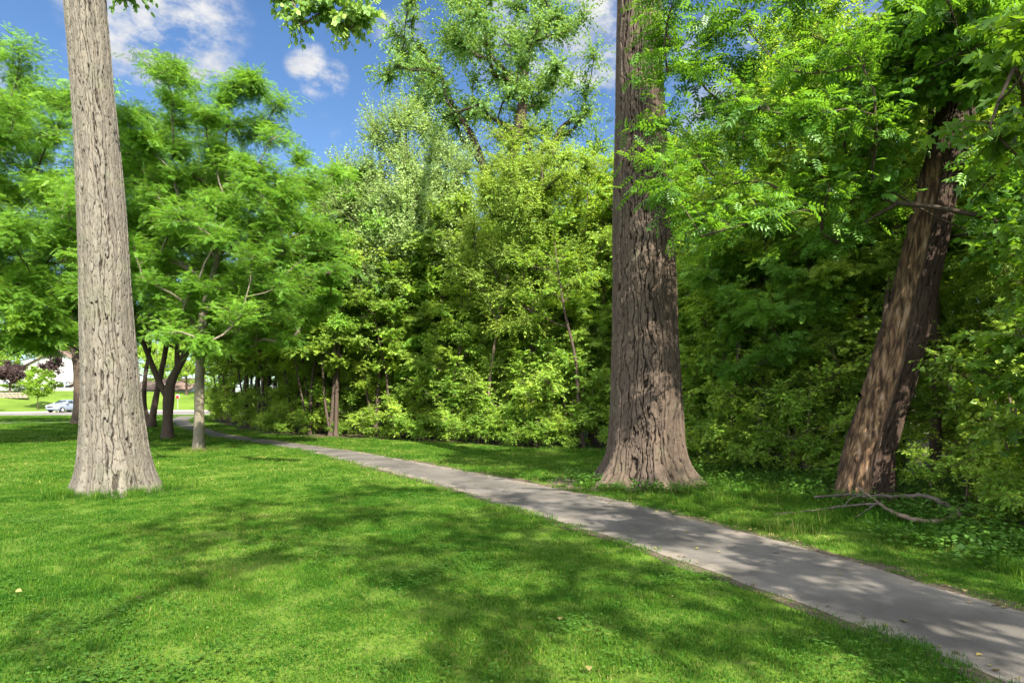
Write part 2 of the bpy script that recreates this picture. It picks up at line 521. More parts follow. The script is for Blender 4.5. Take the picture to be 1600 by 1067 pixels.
def crown_geo(rng, clumps, rads, ends, leaf, twigs, per, flat=0.75, droop=0.15, up=0.1, axis=None, size=0.08, tilt=0.55,
              twig_geo=None, twig_r=0.004, clump_tint=0.25, hang=0.25, tint0=0.45, face=0.0):
    """twigs radiating through each clump with leaves set along them"""
    g = Geo()
    P0, P1, CT = [], [], []
    for c, r, e in zip(clumps, rads, ends):
        k = max(3, int(twigs * rng.uniform(0.7, 1.3)))
        d = rng.normal(size=(k, 3))
        d = norm(d) * (rng.rand(k, 1) ** 0.45) * r
        d[:, 2] *= flat
        d[:, 2] += up * r
        tgt = c + d
        tt = rng.uniform(0.45, 1.0, k) * (len(e) - 1)
        i = np.minimum(tt.astype(int), len(e) - 2)
        f = (tt - i)[:, None]
        org = e[i] * (1 - f) + e[i + 1] * f
        far = np.linalg.norm(org - c, axis=1) > r * 1.1
        org[far] = c + (org[far] - c) * 0.25
        P0.append(org)
        P1.append(tgt)
        CT.append(np.full(k, rng.normal() * clump_tint))
    P0, P1, CT = np.concatenate(P0), np.concatenate(P1), np.concatenate(CT)
    n = len(P0)
    L = np.linalg.norm(P1 - P0, axis=1, keepdims=True)
    mid = (P0 + P1) / 2 + np.array([0, 0, 1]) * L * (droop + 0.08) + rng.normal(size=(n, 3)) * L * 0.08
    if twig_geo is not None:
        S = 4
        t = np.linspace(0, 1, S)[None, :, None]
        C = (1 - t) ** 2 * P0[:, None] + 2 * t * (1 - t) * mid[:, None] + t ** 2 * P1[:, None]
        dirv = norm(P1 - P0)
        a = norm(np.cross(dirv, np.array([0.3, 0.2, 1.0])))
        b = np.cross(dirv, a)
        th = np.array([0, 2.094, 4.189])
        ring = np.cos(th)[None, None, :, None] * a[:, None, None] + np.sin(th)[None, None, :, None] * b[:, None, None]
        rr = (twig_r * np.array([1.0, 0.8, 0.6, 0.3]))[None, :, None, None]
        V = (C[:, :, None] + ring * rr).reshape(-1, 3)
        k3 = np.arange(3)
        fb = np.concatenate([np.stack([s * 3 + k3, s * 3 + (k3 + 1) % 3, s * 3 + 3 + (k3 + 1) % 3, s * 3 + 3 + k3], -1) for s in range(S - 1)])
        F = (np.arange(n) * S * 3)[:, None, None] + fb[None]
        twig_geo.add(V, F.reshape(-1, 4), {'ridge': 0.5})
    m = per
    t = np.clip((np.arange(m) + 0.6)[None] / m + rng.uniform(-0.5, 0.5, (n, m)) / m, 0.06, 1)
    t = 0.12 + 0.88 * t
    t3 = t[..., None]
    C = (1 - t3) ** 2 * P0[:, None] + 2 * t3 * (1 - t3) * mid[:, None] + t3 ** 2 * P1[:, None]
    tan = norm(2 * (1 - t3) * (mid - P0)[:, None] + 2 * t3 * (P1 - mid)[:, None])
    sidev = norm(np.cross(tan, np.array([0, 0, 1.0]) + rng.normal(size=tan.shape) * 0.25))
    sgn = np.where((np.arange(m) % 2) == 0, 1.0, -1.0)[None, :, None]
    sgn = sgn * (1 - (t3 > 0.95) * 0.9)
    D = tan * 0.65 + sidev * sgn * 0.9 + rng.normal(size=tan.shape) * 0.28 - np.array([0, 0, 1.0]) * hang
    N = np.array([0, 0, 1.0]) + rng.normal(size=tan.shape) * tilt
    if face:
        mc = np.mean(clumps, axis=0)
        N = N + face * norm((C - mc) * np.array([1, 1, 0.4]))
    sz = size * rng.uniform(0.65, 1.2, (n, m))
    tv = np.clip(tint0 + CT[:, None] + rng.normal(size=(n, m)) * 0.22, 0, 1)
    add_leaves(g, C.reshape(-1, 3), D.reshape(-1, 3), N.reshape(-1, 3), sz.reshape(-1), leaf, tv.reshape(-1), rng)
    return g


def tree_parts(rng, trunk, clumps, rads, leaf, lmat, bark, twigs, per, start=0.25, sides=8, trunk_geo=None, tipr=0.012, wig=0.06, lift=0.35,
               maxlimb=0.6, parent=None, link=True, stems=None, twig_tubes=True, **kw):
    g = trunk_geo or Geo()
    T, limbs, ends = skeleton(rng, trunk, clumps, start, tipr, wig, lift, maxlimb=maxlimb)
    if trunk_geo is None:
        k = len(T)
        rr = T[:, 3] * (1 + rng.normal(size=k) * 0.03)
        h = T[:, 2] - T[0, 2]
        rr = rr * (1 + 0.55 * np.exp(-h / (T[0, 3] * 1.6 + 0.02)))
        v, f = tube(T[:, :3], rr, max(sides, 10))
        g.add(v, f, {'ridge': 0.5 + noise3(v * np.array([9, 9, 2.0])) * 0.7})
    for pts, rr in limbs:
        s = 8 if rr[0] > 0.06 else (6 if rr[0] > 0.03 else 4)
        v, f = tube(pts, rr, s)
        g.add(v, f, {'ridge': 0.5 + noise3(v * np.array([9, 9, 3.0])) * 0.7})
    for (pts, r0, r1) in stems or []:
        v, f = tube(pts, np.linspace(r0, r1, len(pts)), 8)
        g.add(v, f, {'ridge': 0.5 + noise3(v * np.array([9, 9, 3.0])) * 0.7})
    cg = crown_geo(rng, clumps, rads, ends, leaf, twigs, per, twig_geo=g if twig_tubes else None, **kw)
    to = g.build('trunk', bark, parent, smooth=True, link=link)
    co = cg.build('crown', lmat, parent, link=link)
    return to, co


def tree(name, label, loc, trunk, clumps, rads, leaf, lmat, bark, seed, twigs=20, per=12, group=None, cat='tree', **kw):
    root = empty(name, loc, label, cat, group)
    rng = np.random.RandomState(seed)
    tree_parts(rng, trunk, clumps, rads, leaf, LEAF[lmat] if isinstance(lmat, str) else lmat, bark, twigs, per, parent=root, **kw)
    return root


LAST = []          # the parts of the newest copy


def dup(root, loc, rz, s, label, group=None, name=None):
    r = root.copy()
    COL.objects.link(r)
    r.location = loc
    r.rotation_euler = (0, 0, rz)
    r.scale = s if isinstance(s, tuple) else (s, s, s)
    tag(r, label, None, group)
    LAST.clear()
    for ch in root.children:
        c = ch.copy()
        COL.objects.link(c)
        c.parent = r
        LAST.append(c)
    return r


# ------------------------------------------------------------------ ground plan (metres; camera stands at 0,0 looking along +y)
PATH_L = np.array([(2.30, -6), (2.60, 0), (2.70, 2.4), (2.70, 3.33), (2.58, 3.82), (2.31, 4.4), (1.94, 5.13), (1.35, 6.4), (0.78, 7.44), (0.0, 8.76), (-1.12, 10.67),
                   (-2.05, 12.17), (-3.72, 14.72), (-6.56, 18.88), (-9.25, 21.98), (-12.08, 24.96), (-15.82, 30.05), (-21.06, 37.76), (-26.9, 47.5), (-32, 58)])
PATH_R = np.array([(4.45, -6), (4.42, 0), (4.22, 2.2), (3.98, 3.5), (3.72, 4.42), (3.51, 4.91), (3.25, 5.82), (2.68, 7.08), (1.87, 8.87), (0.58, 10.99), (-1.46, 13.89), (-4.59, 18.18),
                   (-7.41, 21.34), (-10.33, 24.54), (-13.83, 28.87), (-18.52, 35.91), (-25.2, 47.5), (-30, 58)])
EDGE = np.array([(5.9, -6), (5.8, 2), (5.6, 5), (5.51, 6.54), (5.3, 7.75), (5.0, 9.2), (4.6, 11.0), (3.9, 13.4), (2.87, 17.6), (1.59, 18.9), (0.0, 19.9), (-2.31, 22.0),
                 (-5.0, 23.75), (-7.88, 25.2), (-10.52, 27.0), (-13.07, 30), (-16.94, 36), (-22.14, 44.07), (-26, 52)])


def xl(y): return np.interp(y, PATH_L[:, 1], PATH_L[:, 0])
def xr(y): return np.interp(y, PATH_R[:, 1], PATH_R[:, 0])
def xe(y): return np.interp(y, EDGE[:, 1], EDGE[:, 0])


def ground_z(x, y):
    x, y = np.asarray(x, float), np.asarray(y, float)
    a = 3.0 * sstep(79, 104, y + (-x - 57) * 0.55) * sstep(-44, -52, x)
    b = 0.7 * sstep(88, 108, y) * (1 - sstep(-44, -52, x))
    return np.maximum(a, b)


def shapes_material():
    m, k = material('lawn_soil_and_thatch')
    pos = k.n('ShaderNodeNewGeometry').outputs['Position']
    n1 = k.noise(pos, 0.35, 4, 0.6)
    n2 = k.noise(pos, 14, 4, 0.7)
    c = k.ramp(n1, [(0.3, (0.045, 0.095, 0.008)), (0.7, (0.095, 0.155, 0.016))])
    c = k.mix(k.maprange(n2, 0.4, 0.7, 0, 0.6), c, (0.10, 0.115, 0.030, 1))
    bmp = k.n('ShaderNodeBump', {'Strength': 0.6, 'Distance': 0.05, 'Height': k.noise(pos, 26, 5, 0.7)})
    p = k.n('ShaderNodeBsdfPrincipled', {'Base Color': c, 'Roughness': 0.95, 'Specular IOR Level': 0.1, 'Normal': bmp.outputs[0]})
    k.link(p.outputs[0], k.n('ShaderNodeOutputMaterial').inputs[0])
    return m


M_LAWN = shapes_material()
gx = np.concatenate([np.linspace(-900, -140, 12), np.linspace(-130, -20, 56), np.linspace(-15, 60, 16), np.linspace(90, 900, 10)])
gy = np.concatenate([np.linspace(-300, -20, 6), np.linspace(-10, 70, 17), np.linspace(72, 130, 42), np.linspace(150, 1500, 12)])
X, Y = np.meshgrid(gx, gy)
gv = np.stack([X, Y, ground_z(X, Y)], -1).reshape(-1, 3)
nx = len(gx)
ii = (np.arange(len(gy) - 1)[:, None] * nx + np.arange(nx - 1)[None]).reshape(-1)
gf = np.stack([ii, ii + 1, ii + nx + 1, ii + nx], -1)
tag(Geo().add(gv, gf).build('ground', M_LAWN, smooth=True), 'bright green mown lawn of the park', 'ground', kind='structure')


def strip(name, Lp, Rp, z, mat, across=8, step=0.25, jit=0.0, seed=1, label=None, cat=None):
    """a sheet between two edges given by distance along them"""
    rng = np.random.RandomState(seed)
    def resample(P, n):
        d = np.concatenate([[0], np.cumsum(np.linalg.norm(np.diff(P, axis=0), axis=1))])
        s = np.linspace(0, d[-1], n)
        return np.stack([np.interp(s, d, P[:, 0]), np.interp(s, d, P[:, 1])], -1)
    n = int(max(np.linalg.norm(np.diff(Lp, axis=0), axis=1).sum(), np.linalg.norm(np.diff(Rp, axis=0), axis=1).sum()) / step)
    Lc, Rc = resample(catmull(Lp, 6), n), resample(catmull(Rp, 6), n)
    t = np.linspace(0, 1, across)[None, :, None]
    P = Lc[:, None] * (1 - t) + Rc[:, None] * t
    if jit:
        for side in (0, -1):
            q = P[:, side]
            o = noise3(np.stack([q[:, 0] * 1.3, q[:, 1] * 1.3, np.full(n, side * 7.3)], -1)) * jit + noise3(np.stack([q[:, 0] * 6, q[:, 1] * 6, np.full(n, side * 3.3)], -1)) * jit * 0.5
            dirv = norm(P[:, -1] - P[:, 0])
            P[:, side] += dirv * o[:, None]
    zz = ground_z(P[..., 0], P[..., 1]) + z
    V = np.concatenate([P, zz[..., None]], -1).reshape(-1, 3)
    ii = (np.arange(n - 1)[:, None] * across + np.arange(across - 1)[None]).reshape(-1)
    F = np.stack([ii, ii + 1, ii + across + 1, ii + across], -1)
    tt = np.broadcast_to(np.abs(np.linspace(-1, 1, across))[None], (n, across)).reshape(-1)
    o = Geo().add(V, F, {'edge': tt}).build(name, mat, smooth=True)
    tag(o, label, cat, kind='structure')
    return o


def path_material(name, dark, light, sandy):
    m, k = material(name)
    pos = k.n('ShaderNodeNewGeometry').outputs['Position']
    e = k.n('ShaderNodeAttribute', attribute_name='edge').outputs['Fac']
    big = k.noise(pos, 0.9, 5, 0.6)
    fine = k.noise(pos, 120, 3, 0.7)
    c = k.mix(k.maprange(big, 0.35, 0.65), c4(dark), c4(light))
    c = k.mix(k.math('MULTIPLY', k.maprange(k.math('ADD', e, k.math('MULTIPLY', k.math('SUBTRACT', k.noise(pos, 3.0, 4), 0.5), 1.1)), 0.62, 1.0), 0.75), c, c4(sandy))
    c = k.mix(0.75, c, k.mix(1.0, c, k.ramp(fine, [(0.3, (0.45, 0.45, 0.45)), (0.7, (1.5, 1.48, 1.44))]), 'MULTIPLY'))
    c = k.mix(k.maprange(k.noise(pos, 2.3, 6, 0.75), 0.52, 0.66, 0, 0.5), c, k.mix(1.0, c, (0.68, 0.67, 0.66, 1), 'MULTIPLY'))
    crack = k.n('ShaderNodeTexVoronoi', {'Vector': k.n('ShaderNodeVectorMath', {0: pos, 1: k.n('ShaderNodeVectorMath', {0: k.noise(pos, 2.0, 3, 0.6, out=1), 1: (0.5, 0.5, 0.5)}, operation='MULTIPLY').outputs[0]}, operation='ADD').outputs[0],
                                         'Scale': 0.45}, feature='DISTANCE_TO_EDGE').outputs[0]
    c = k.mix(k.maprange(crack, 0.0, 0.012, 0.6, 0.0), c, (0.06, 0.055, 0.05, 1))
    b = k.n('ShaderNodeBump', {'Strength': 0.5, 'Distance': 0.006, 'Height': fine})
    p = k.n('ShaderNodeBsdfPrincipled', {'Base Color': c, 'Roughness': 0.88, 'Specular IOR Level': 0.2, 'Normal': b.outputs[0]})
    k.link(p.outputs[0], k.n('ShaderNodeOutputMaterial').inputs[0])
    return m


M_PATH = path_material('worn_asphalt_path', (0.062, 0.057, 0.051), (0.108, 0.099, 0.089), (0.165, 0.143, 0.117))


def soil_material():
    m, k = material('trodden_soil')
    pos = k.n('ShaderNodeNewGeometry').outputs['Position']
    c = k.ramp(k.noise(pos, 30, 5, 0.7), [(0.3, (0.045, 0.034, 0.024)), (0.55, (0.10, 0.078, 0.055)), (0.75, (0.17, 0.14, 0.10))])
    b = k.n('ShaderNodeBump', {'Strength': 0.8, 'Distance': 0.03, 'Height': k.noise(pos, 40, 5, 0.7)})
    p = k.n('ShaderNodeBsdfPrincipled', {'Base Color': c, 'Roughness': 0.95, 'Specular IOR Level': 0.1, 'Normal': b.outputs[0]})
    k.link(p.outputs[0], k.n('ShaderNodeOutputMaterial').inputs[0])
    return m


M_SOIL = soil_material()
strip('path_verge', PATH_L - np.array([0.13, 0.03]), PATH_R + np.array([0.20, 0.05]), 0.004, M_SOIL, across=5, jit=0.22, seed=2, label='bare trodden soil along both edges of the footpath', cat='ground')
M_ROAD = path_material('pale_road', (0.115, 0.107, 0.10), (0.15, 0.14, 0.13), (0.16, 0.15, 0.14))
strip('path', PATH_L, PATH_R, 0.008, M_PATH, across=9, jit=0.14, label='worn grey tan footpath curving away past the big tree trunks', cat='path')
strip('sidewalk', np.array([(-52, 34.5), (-40, 38.2), (-32, 41.5), (-27.2, 45.5)]), np.array([(-52, 37.0), (-40, 40.7), (-33, 43.6), (-27.3, 47.4)]), 0.006, M_ROAD, across=4, step=0.6, seed=3,
      label='pale branch of the footpath crossing the far lawn', cat='path')
strip('road', np.array([(-110, 45), (-75, 51), (-56, 60), (-36, 64.5), (0, 72), (60, 86)]), np.array([(-110, 52), (-75, 58), (-62.5, 67), (-57.5, 79), (-47, 85), (-30, 85), (0, 91), (60, 105)]), 0.012, M_ROAD, across=6, step=1.2, seed=4,
      label='pale residential road beyond the park lawn', cat='road')
# kerb on the far side of the road
kp = catmull(np.array([(-110, 52.3), (-75, 58.3), (-62.9, 67.1), (-57.9, 79.3), (-47, 85.4), (-30, 85.4), (0, 91.4), (60, 105.4)]), 10)
kn = norm(np.stack([-np.gradient(kp[:, 1]), np.gradient(kp[:, 0])], -1))
kz = ground_z(kp[:, 0], kp[:, 1])
kv = np.stack([np.c_[kp - kn * 0.1, kz - 0.05], np.c_[kp - kn * 0.1, kz + 0.13], np.c_[kp + kn * 0.15, kz + 0.13], np.c_[kp + kn * 0.15, kz - 0.05]], 1).reshape(-1, 3)
kb = (np.arange(len(kp) - 1) * 4)[:, None]
kf = np.stack([kb + np.arange(3), kb + np.arange(3) + 1, kb + 4 + np.arange(3) + 1, kb + 4 + np.arange(3)], -1).reshape(-1, 4)
tag(Geo().add(kv, kf).build('kerb', plain_mat('kerb_concrete', (0.27, 0.255, 0.235), 0.9)), 'pale concrete kerb along the far side of the road', 'kerb', kind='structure')


def floor_material():
    m, k = material('leaf_litter_and_soil')
    pos = k.n('ShaderNodeNewGeometry').outputs['Position']
    c = k.ramp(k.noise(pos, 9, 5, 0.7), [(0.3, (0.030, 0.022, 0.014)), (0.5, (0.065, 0.048, 0.030)), (0.72, (0.115, 0.088, 0.055))])
    c = k.mix(k.maprange(k.noise(pos, 0.8, 3), 0.45, 0.62), c, (0.035, 0.060, 0.012, 1))
    b = k.n('ShaderNodeBump', {'Strength': 0.8, 'Distance': 0.05, 'Height': k.noise(pos, 22, 5, 0.7)})
    p = k.n('ShaderNodeBsdfPrincipled', {'Base Color': c, 'Roughness': 0.95, 'Specular IOR Level': 0.1, 'Normal': b.outputs[0]})
    k.link(p.outputs[0], k.n('ShaderNodeOutputMaterial').inputs[0])
    return m


strip('forest_floor', EDGE, np.array([(40, -6), (45, 10), (48, 30), (30, 60), (0, 62), (-24.5, 56)]), 0.004, floor_material(), across=30, step=0.8, jit=0.5, seed=6,
      label='dark leaf litter floor of the wood beside the path', cat='ground')

for (bx, by, r_, sx) in ((2.25, 11.25, 1.55, 1.15), (-6.70, 10.25, 0.85, 1.0)):
    th_ = np.linspace(0, 2 * np.pi, 72, endpoint=False)
    rr_ = r_ * (1 + 0.45 * noise3(np.stack([np.cos(th_) * 1.6, np.sin(th_) * 1.6, 0 * th_ + bx], -1)) + 0.2 * noise3(np.stack([np.cos(th_) * 6, np.sin(th_) * 6, 0 * th_ + bx], -1)))
    o_ = Geo().add(np.stack([bx + sx * rr_ * np.cos(th_), by + rr_ * np.sin(th_), np.full(72, 0.0035)], -1), [tuple(range(72))]).build('bare_ground', M_SOIL)
    tag(o_, 'thin bare soil round the foot of the ' + ('massive grey brown trunk' if bx > 0 else 'lone pale trunk'), 'ground', kind='structure')

# ------------------------------------------------------------------ big furrowed trunks
def furrowed(profile, nth, dz, depth, cell, aniso, seed, lobes, flare, bare=None, low=0.05):
    """profile rows: height, x, y, radius. Interlacing bark ridges, buttress roots at the foot"""
    rng = np.random.RandomState(seed)
    pr = np.asarray(profile, float)
    z = np.arange(pr[0, 0], pr[-1, 0] + dz, dz)
    smooth = catmull(pr, 12)
    cx, cy, r = (np.interp(z, smooth[:, 0], smooth[:, i]) for i in (1, 2, 3))
    th = np.linspace(0, 2 * np.pi, nth, endpoint=False)
    Z, TH = np.meshgrid(z, th, indexing='ij')
    r0 = r[:, None]
    so = seed * 13.7
    q = np.stack([np.cos(TH) * r0, np.sin(TH) * r0, Z], -1)
    warp = noise3(q * np.array([3.0, 3.0, 1.2]) + so)
    warp2 = noise3(q * np.array([9.0, 9.0, 4.0]) + so * 2)
    # ridges run up the stem, wander, merge and split; each is broken into plates
    N = round(2 * np.pi * np.mean(r) / cell)
    cs = np.stack([np.cos(TH), np.sin(TH)], -1)
    def cyl(k, kz, o):
        return noise3(np.stack([cs[..., 0] * k, cs[..., 1] * k, Z * kz + o], -1) + so)
    u = N * TH / (2 * np.pi) + 1.5 * cyl(2.2, 0.9, 1) + 1.1 * cyl(5.0, 2.2, 7) + 0.55 * cyl(N * 0.30, 4.5, 13) + 0.16 * cyl(N * 0.8, 14, 17)
    split = sstep(-0.05, 0.22, cyl(N * 0.22, 2.0, 23))
    n1 = np.abs(np.sin(np.pi * u))
    n2 = np.abs(np.sin(np.pi * (u * 2 + 0.35 * cyl(N * 0.5, 6, 31))))
    wid = 0.42 + 0.34 * cyl(N * 0.25, 3.0, 41)
    ridge = sstep(0.0, wid, n1) * (1 - split * 0.55 * (1 - sstep(0.0, 0.45, n2)))
    idn = np.floor(u)
    ph = np.abs(np.sin(idn * 12.9898) * 43758.5453) % 1.0
    vz = Z / (aniso * cell) + ph * 9 + 0.9 * cyl(N * 0.45, 5.0, 53) + 0.9 * (u - idn) * (ph - 0.5)
    br = np.abs(np.sin(np.pi * vz))
    ridge *= 1 - (0.25 + 0.5 * ph) * (1 - sstep(0.0, 0.16, br))
    ridge = np.clip(ridge * (0.86 + 0.14 * np.sin(ph * 40)) + 0.16 * cyl(N * 1.1, 11.0, 61) + 0.07 * cyl(N * 2.6, 40.0, 67), 0, 1.1)
    rad = r0 * (1 + low * noise3(q * np.array([1.5, 1.5, 0.5]) + so + 5) * 2)
    for (a, amp, wd, hz) in lobes:
        da = np.angle(np.exp(1j * (TH - a - 0.15 * warp)))
        rad = rad + amp * np.exp(-(da / wd) ** 2) * np.exp(-np.maximum(Z, 0) / hz)
    rad = rad + flare[0] * (0.35 + 1.6 * np.abs(noise3(np.stack([cs[..., 0] * 2.6, cs[..., 1] * 2.6, 0 * Z + so], -1)))) * np.exp(-np.maximum(Z, 0) / flare[1])
    bm = np.zeros_like(rad)
    if bare:
        a0, a1, z1 = bare
        edge = noise3(q * np.array([2.5, 2.5, 1.0]) + so + 44) * 0.45
        zz = np.clip(Z / z1, 0, 1)
        lo, hi = a0 + 0.10 * zz, a1 - 0.45 * zz
        d_ = np.minimum(TH - lo, hi - TH) + edge * 0.5
        bm = sstep(0.0, 0.10, d_) * (1 - sstep(0.9, 1.0, Z / z1 + edge * 0.3))
        lip = np.exp(-((d_ - 0.02) / 0.07) ** 2) * (1 - sstep(0.9, 1.0, Z / z1))
        soft = 0.5 + noise3(np.stack([np.cos(TH) * r0 * 9, np.sin(TH) * r0 * 9, Z * 0.8], -1) + so) * 0.9
        rad = rad + 0.03 * lip - 0.055 * bm - 0.05 * bm * np.exp(-((TH - (lo + hi) / 2 - 0.15) / 0.16) ** 2)
        ridge = ridge * (1 - bm) + bm * soft
    rad = rad - depth * (1 - ridge)
    V = np.stack([cx[:, None] + np.cos(TH) * rad, cy[:, None] + np.sin(TH) * rad, Z], -1).reshape(-1, 3)
    n = len(z)
    k = np.arange(nth)
    b = (np.arange(n - 1) * nth)[:, None]
    F = np.stack([b + k, b + (k + 1) % nth, b + nth + (k + 1) % nth, b + nth + k], -1).reshape(-1, 4)
    g = Geo()
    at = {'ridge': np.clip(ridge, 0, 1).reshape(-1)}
    if bare:
        at['bare'] = bm.reshape(-1)
    g.add(V, F, at)
    return g


rng = np.random.RandomState(11)
# --- pale cottonwood standing in the lawn
BASE1 = np.array([-6.72, 10.3])
prof1 = [(-0.15, 0.000, 0.00, 0.570), (0.25, -0.011, 0.00, 0.542), (0.74, -0.024, 0.00, 0.506), (1.80, -0.077, 0.00, 0.444), (2.90, -0.140, 0.00, 0.406), (4.00, -0.180, 0.00, 0.373), (5.07, -0.240, 0.00, 0.349), (6.16, -0.330, 0.00, 0.328), (7.25, -0.430, 0.00, 0.315), (8.33, -0.520, 0.00, 0.311), (9.60, -0.610, 0.10, 0.307)]
g1 = furrowed(prof1, 520, 0.016, 0.056, 0.072, 3.6, 1, [(5.35, 0.30, 0.26, 0.22), (4.3, 0.10, 0.20, 0.25), (3.3, 0.16, 0.3, 0.3), (4.8, -0.06, 0.16, 0.5), (0.3, 0.18, 0.45, 0.3), (1.7, 0.18, 0.5, 0.3)], (0.06, 0.30))
tk1 = [(-0.68, 0.1, 9.5, 0.36), (-0.8, 0.2, 12, 0.33), (-0.7, 0.4, 15, 0.26), (-0.4, 0.5, 18, 0.18), (-0.3, 0.4, 21, 0.09), (-0.2, 0.4, 23, 0.04)]
tt1 = catmull(np.array(tk1), 4)
v, f = tube(tt1[:, :3], tt1[:, 3], 16)
g1.add(v, f, {'ridge': 0.5 + noise3(v * np.array([8, 8, 2.0])) * 0.8})
cl1 = envelope(rng, (-1.4, 1.2, 17.5), (5.0, 5.0, 5.5), 34, 0.45, gap=1.2)
rd1 = list(rng.uniform(0.9, 1.3, len(cl1)))
for q in ((4.05, -1.6, 7.15), (3.5, -1.4, 7.4), (4.6, -1.7, 7.05), (3.6, -1.5, 6.95), (4.35, -1.55, 6.85)):
    cl1.append(np.array(q)); rd1.append(0.42)
cl1.append(np.array((1.05, -1.3, 7.5))); rd1.append(0.38)
root = empty('cottonwood_tree', (BASE1[0], BASE1[1], 0), 'pale tan trunk with deep vertical furrows standing alone in the mown lawn', 'tree')
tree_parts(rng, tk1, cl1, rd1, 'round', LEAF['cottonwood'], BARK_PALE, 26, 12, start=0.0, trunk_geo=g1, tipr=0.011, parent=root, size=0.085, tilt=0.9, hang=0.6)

# --- massive grey cottonwood between path and wood
BASE2 = np.array([2.50, 11.33])
prof2 = [(-0.15, 0, 0, 0.76), (0.3, 0.0, 0, 0.715), (0.66, 0.01, 0, 0.695), (1.25, 0.01, 0, 0.67), (1.85, 0.0, 0, 0.645), (3.04, -0.02, 0, 0.60), (4.23, -0.05, 0, 0.575), (5.43, -0.10, 0, 0.515),
         (6.62, -0.12, 0, 0.475), (7.81, -0.13, 0.0, 0.44), (9.0, -0.13, 0.0, 0.41), (10.4, -0.1, 0.0, 0.39)]
g2 = furrowed(prof2, 600, 0.018, 0.062, 0.088, 4.2, 2, [(3.72, 0.55, 0.25, 0.30), (5.75, 0.42, 0.26, 0.28), (4.75, 0.22, 0.20, 0.32), (2.6, 0.3, 0.4, 0.3), (0.6, 0.3, 0.4, 0.3), (5.2, -0.16, 0.10, 0.9), (4.2, -0.08, 0.14, 0.6)], (0.14, 0.40))
tk2 = [(-0.1, 0, 10.3, 0.38), (0.0, 0.3, 14, 0.34), (0.2, 0.5, 18, 0.27), (0.3, 0.6, 22, 0.2), (0.9, 1.4, 26, 0.12), (1.4, 2.0, 29, 0.05)]
tt2 = catmull(np.array(tk2), 4)
v, f = tube(tt2[:, :3], tt2[:, 3], 16)
g2.add(v, f, {'ridge': 0.5 + noise3(v * np.array([8, 8, 2.0])) * 0.8})
cl2 = envelope(rng, (2.6, 3.0, 25.5), (3.6, 3.6, 4.4), 22, 0.45, gap=1.2)
root = empty('cottonwood_tree', (BASE2[0], BASE2[1], 0), 'massive grey brown trunk with spreading roots beside the footpath', 'tree')
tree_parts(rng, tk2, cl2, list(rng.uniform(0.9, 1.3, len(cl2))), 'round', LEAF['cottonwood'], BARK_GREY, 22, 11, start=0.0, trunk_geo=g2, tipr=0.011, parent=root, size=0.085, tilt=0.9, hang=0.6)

# --- leaning brown trunk with a strip of bare wood
BASE3 = np.array([5.52, 9.62])
prof3 = [(-0.15, -0.03, 0.00, 0.378), (0.30, 0.06, 0.00, 0.369), (0.79, 0.15, 0.00, 0.357), (1.80, 0.47, 0.00, 0.346), (2.80, 0.74, 0.00, 0.326), (3.80, 0.98, 0.00, 0.302), (4.85, 1.22, 0.00, 0.281), (5.85, 1.46, 0.00, 0.274), (6.85, 1.66, 0.00, 0.277), (7.85, 1.86, 0.00, 0.261), (9.00, 2.05, 0.05, 0.249)]
g3 = furrowed(prof3, 380, 0.02, 0.050, 0.090, 4.5, 3, [(3.6, 0.10, 0.4, 0.3), (5.6, 0.12, 0.4, 0.3), (1.0, 0.15, 0.5, 0.3)], (0.06, 0.4), bare=(2.55, 4.55, 5.6))
tk3 = [(2.05, 0.05, 8.9, 0.30), (2.4, 0.1, 11, 0.25), (2.7, 0.2, 13.5, 0.16), (2.8, 0.2, 16, 0.06)]
tt3 = catmull(np.array(tk3), 4)
v, f = tube(tt3[:, :3], tt3[:, 3], 14)
g3.add(v, f, {'ridge': 0.5 + noise3(v * np.array([8, 8, 2.0])) * 0.8})
cl3 = envelope(rng, (4.8, 2.0, 13.4), (3.0, 2.8, 2.8), 20, 0.45, gap=0.9)
rd3 = list(rng.uniform(0.8, 1.1, len(cl3)))
root = empty('leaning_tree', (BASE3[0], BASE3[1], 0), 'leaning dark brown trunk with a long strip of bare wood down its side', 'tree')
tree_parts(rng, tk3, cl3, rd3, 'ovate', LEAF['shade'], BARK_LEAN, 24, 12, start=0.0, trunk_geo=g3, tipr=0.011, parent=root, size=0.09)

#@@TREES
# ------------------------------------------------------------------ trees of the lawn, left
def rads(rng, cl, a, b): return list(rng.uniform(a, b, len(cl)))


rng = np.random.RandomState(21)
cl = envelope(rng, (0.6, 0.0, 7.0), (4.0, 3.6, 4.4), 165, 0.36, gap=0.3)
cl += [np.array(q) for q in ((-1.4, -2.4, 5.2), (-0.7, -2.6, 4.3), (0.6, -2.6, 3.3), (1.5, -2.6, 3.0), (2.3, -2.2, 3.9), (3.2, -1.8, 4.6), (-2.0, -1.6, 4.4), (1.2, -2.4, 4.6), (4.2, -1.0, 5.2))]
tree('honey_locust_tree', 'feathery bright green tree with a slim pale upright trunk, right of the lone pale trunk', (-9.49, 18.41, 0),
     [(0, 0, -0.1, 0.155), (0.02, 0, 1.2, 0.14), (0.04, 0, 2.6, 0.13), (0.15, 0, 4.2, 0.12), (0.45, 0.1, 5.6, 0.085), (0.8, 0.1, 7.2, 0.055), (0.7, 0.2, 9, 0.035), (0.9, 0.2, 11.0, 0.015)],
     cl, rads(rng, cl, 0.45, 1.25), 'locust', 'locust', BARK_LOCUST, 31, twigs=40, per=10, start=0.3, flat=0.5, droop=0.05, size=0.21, tilt=0.5, hang=0.22, wig=0.11, tipr=0.016)

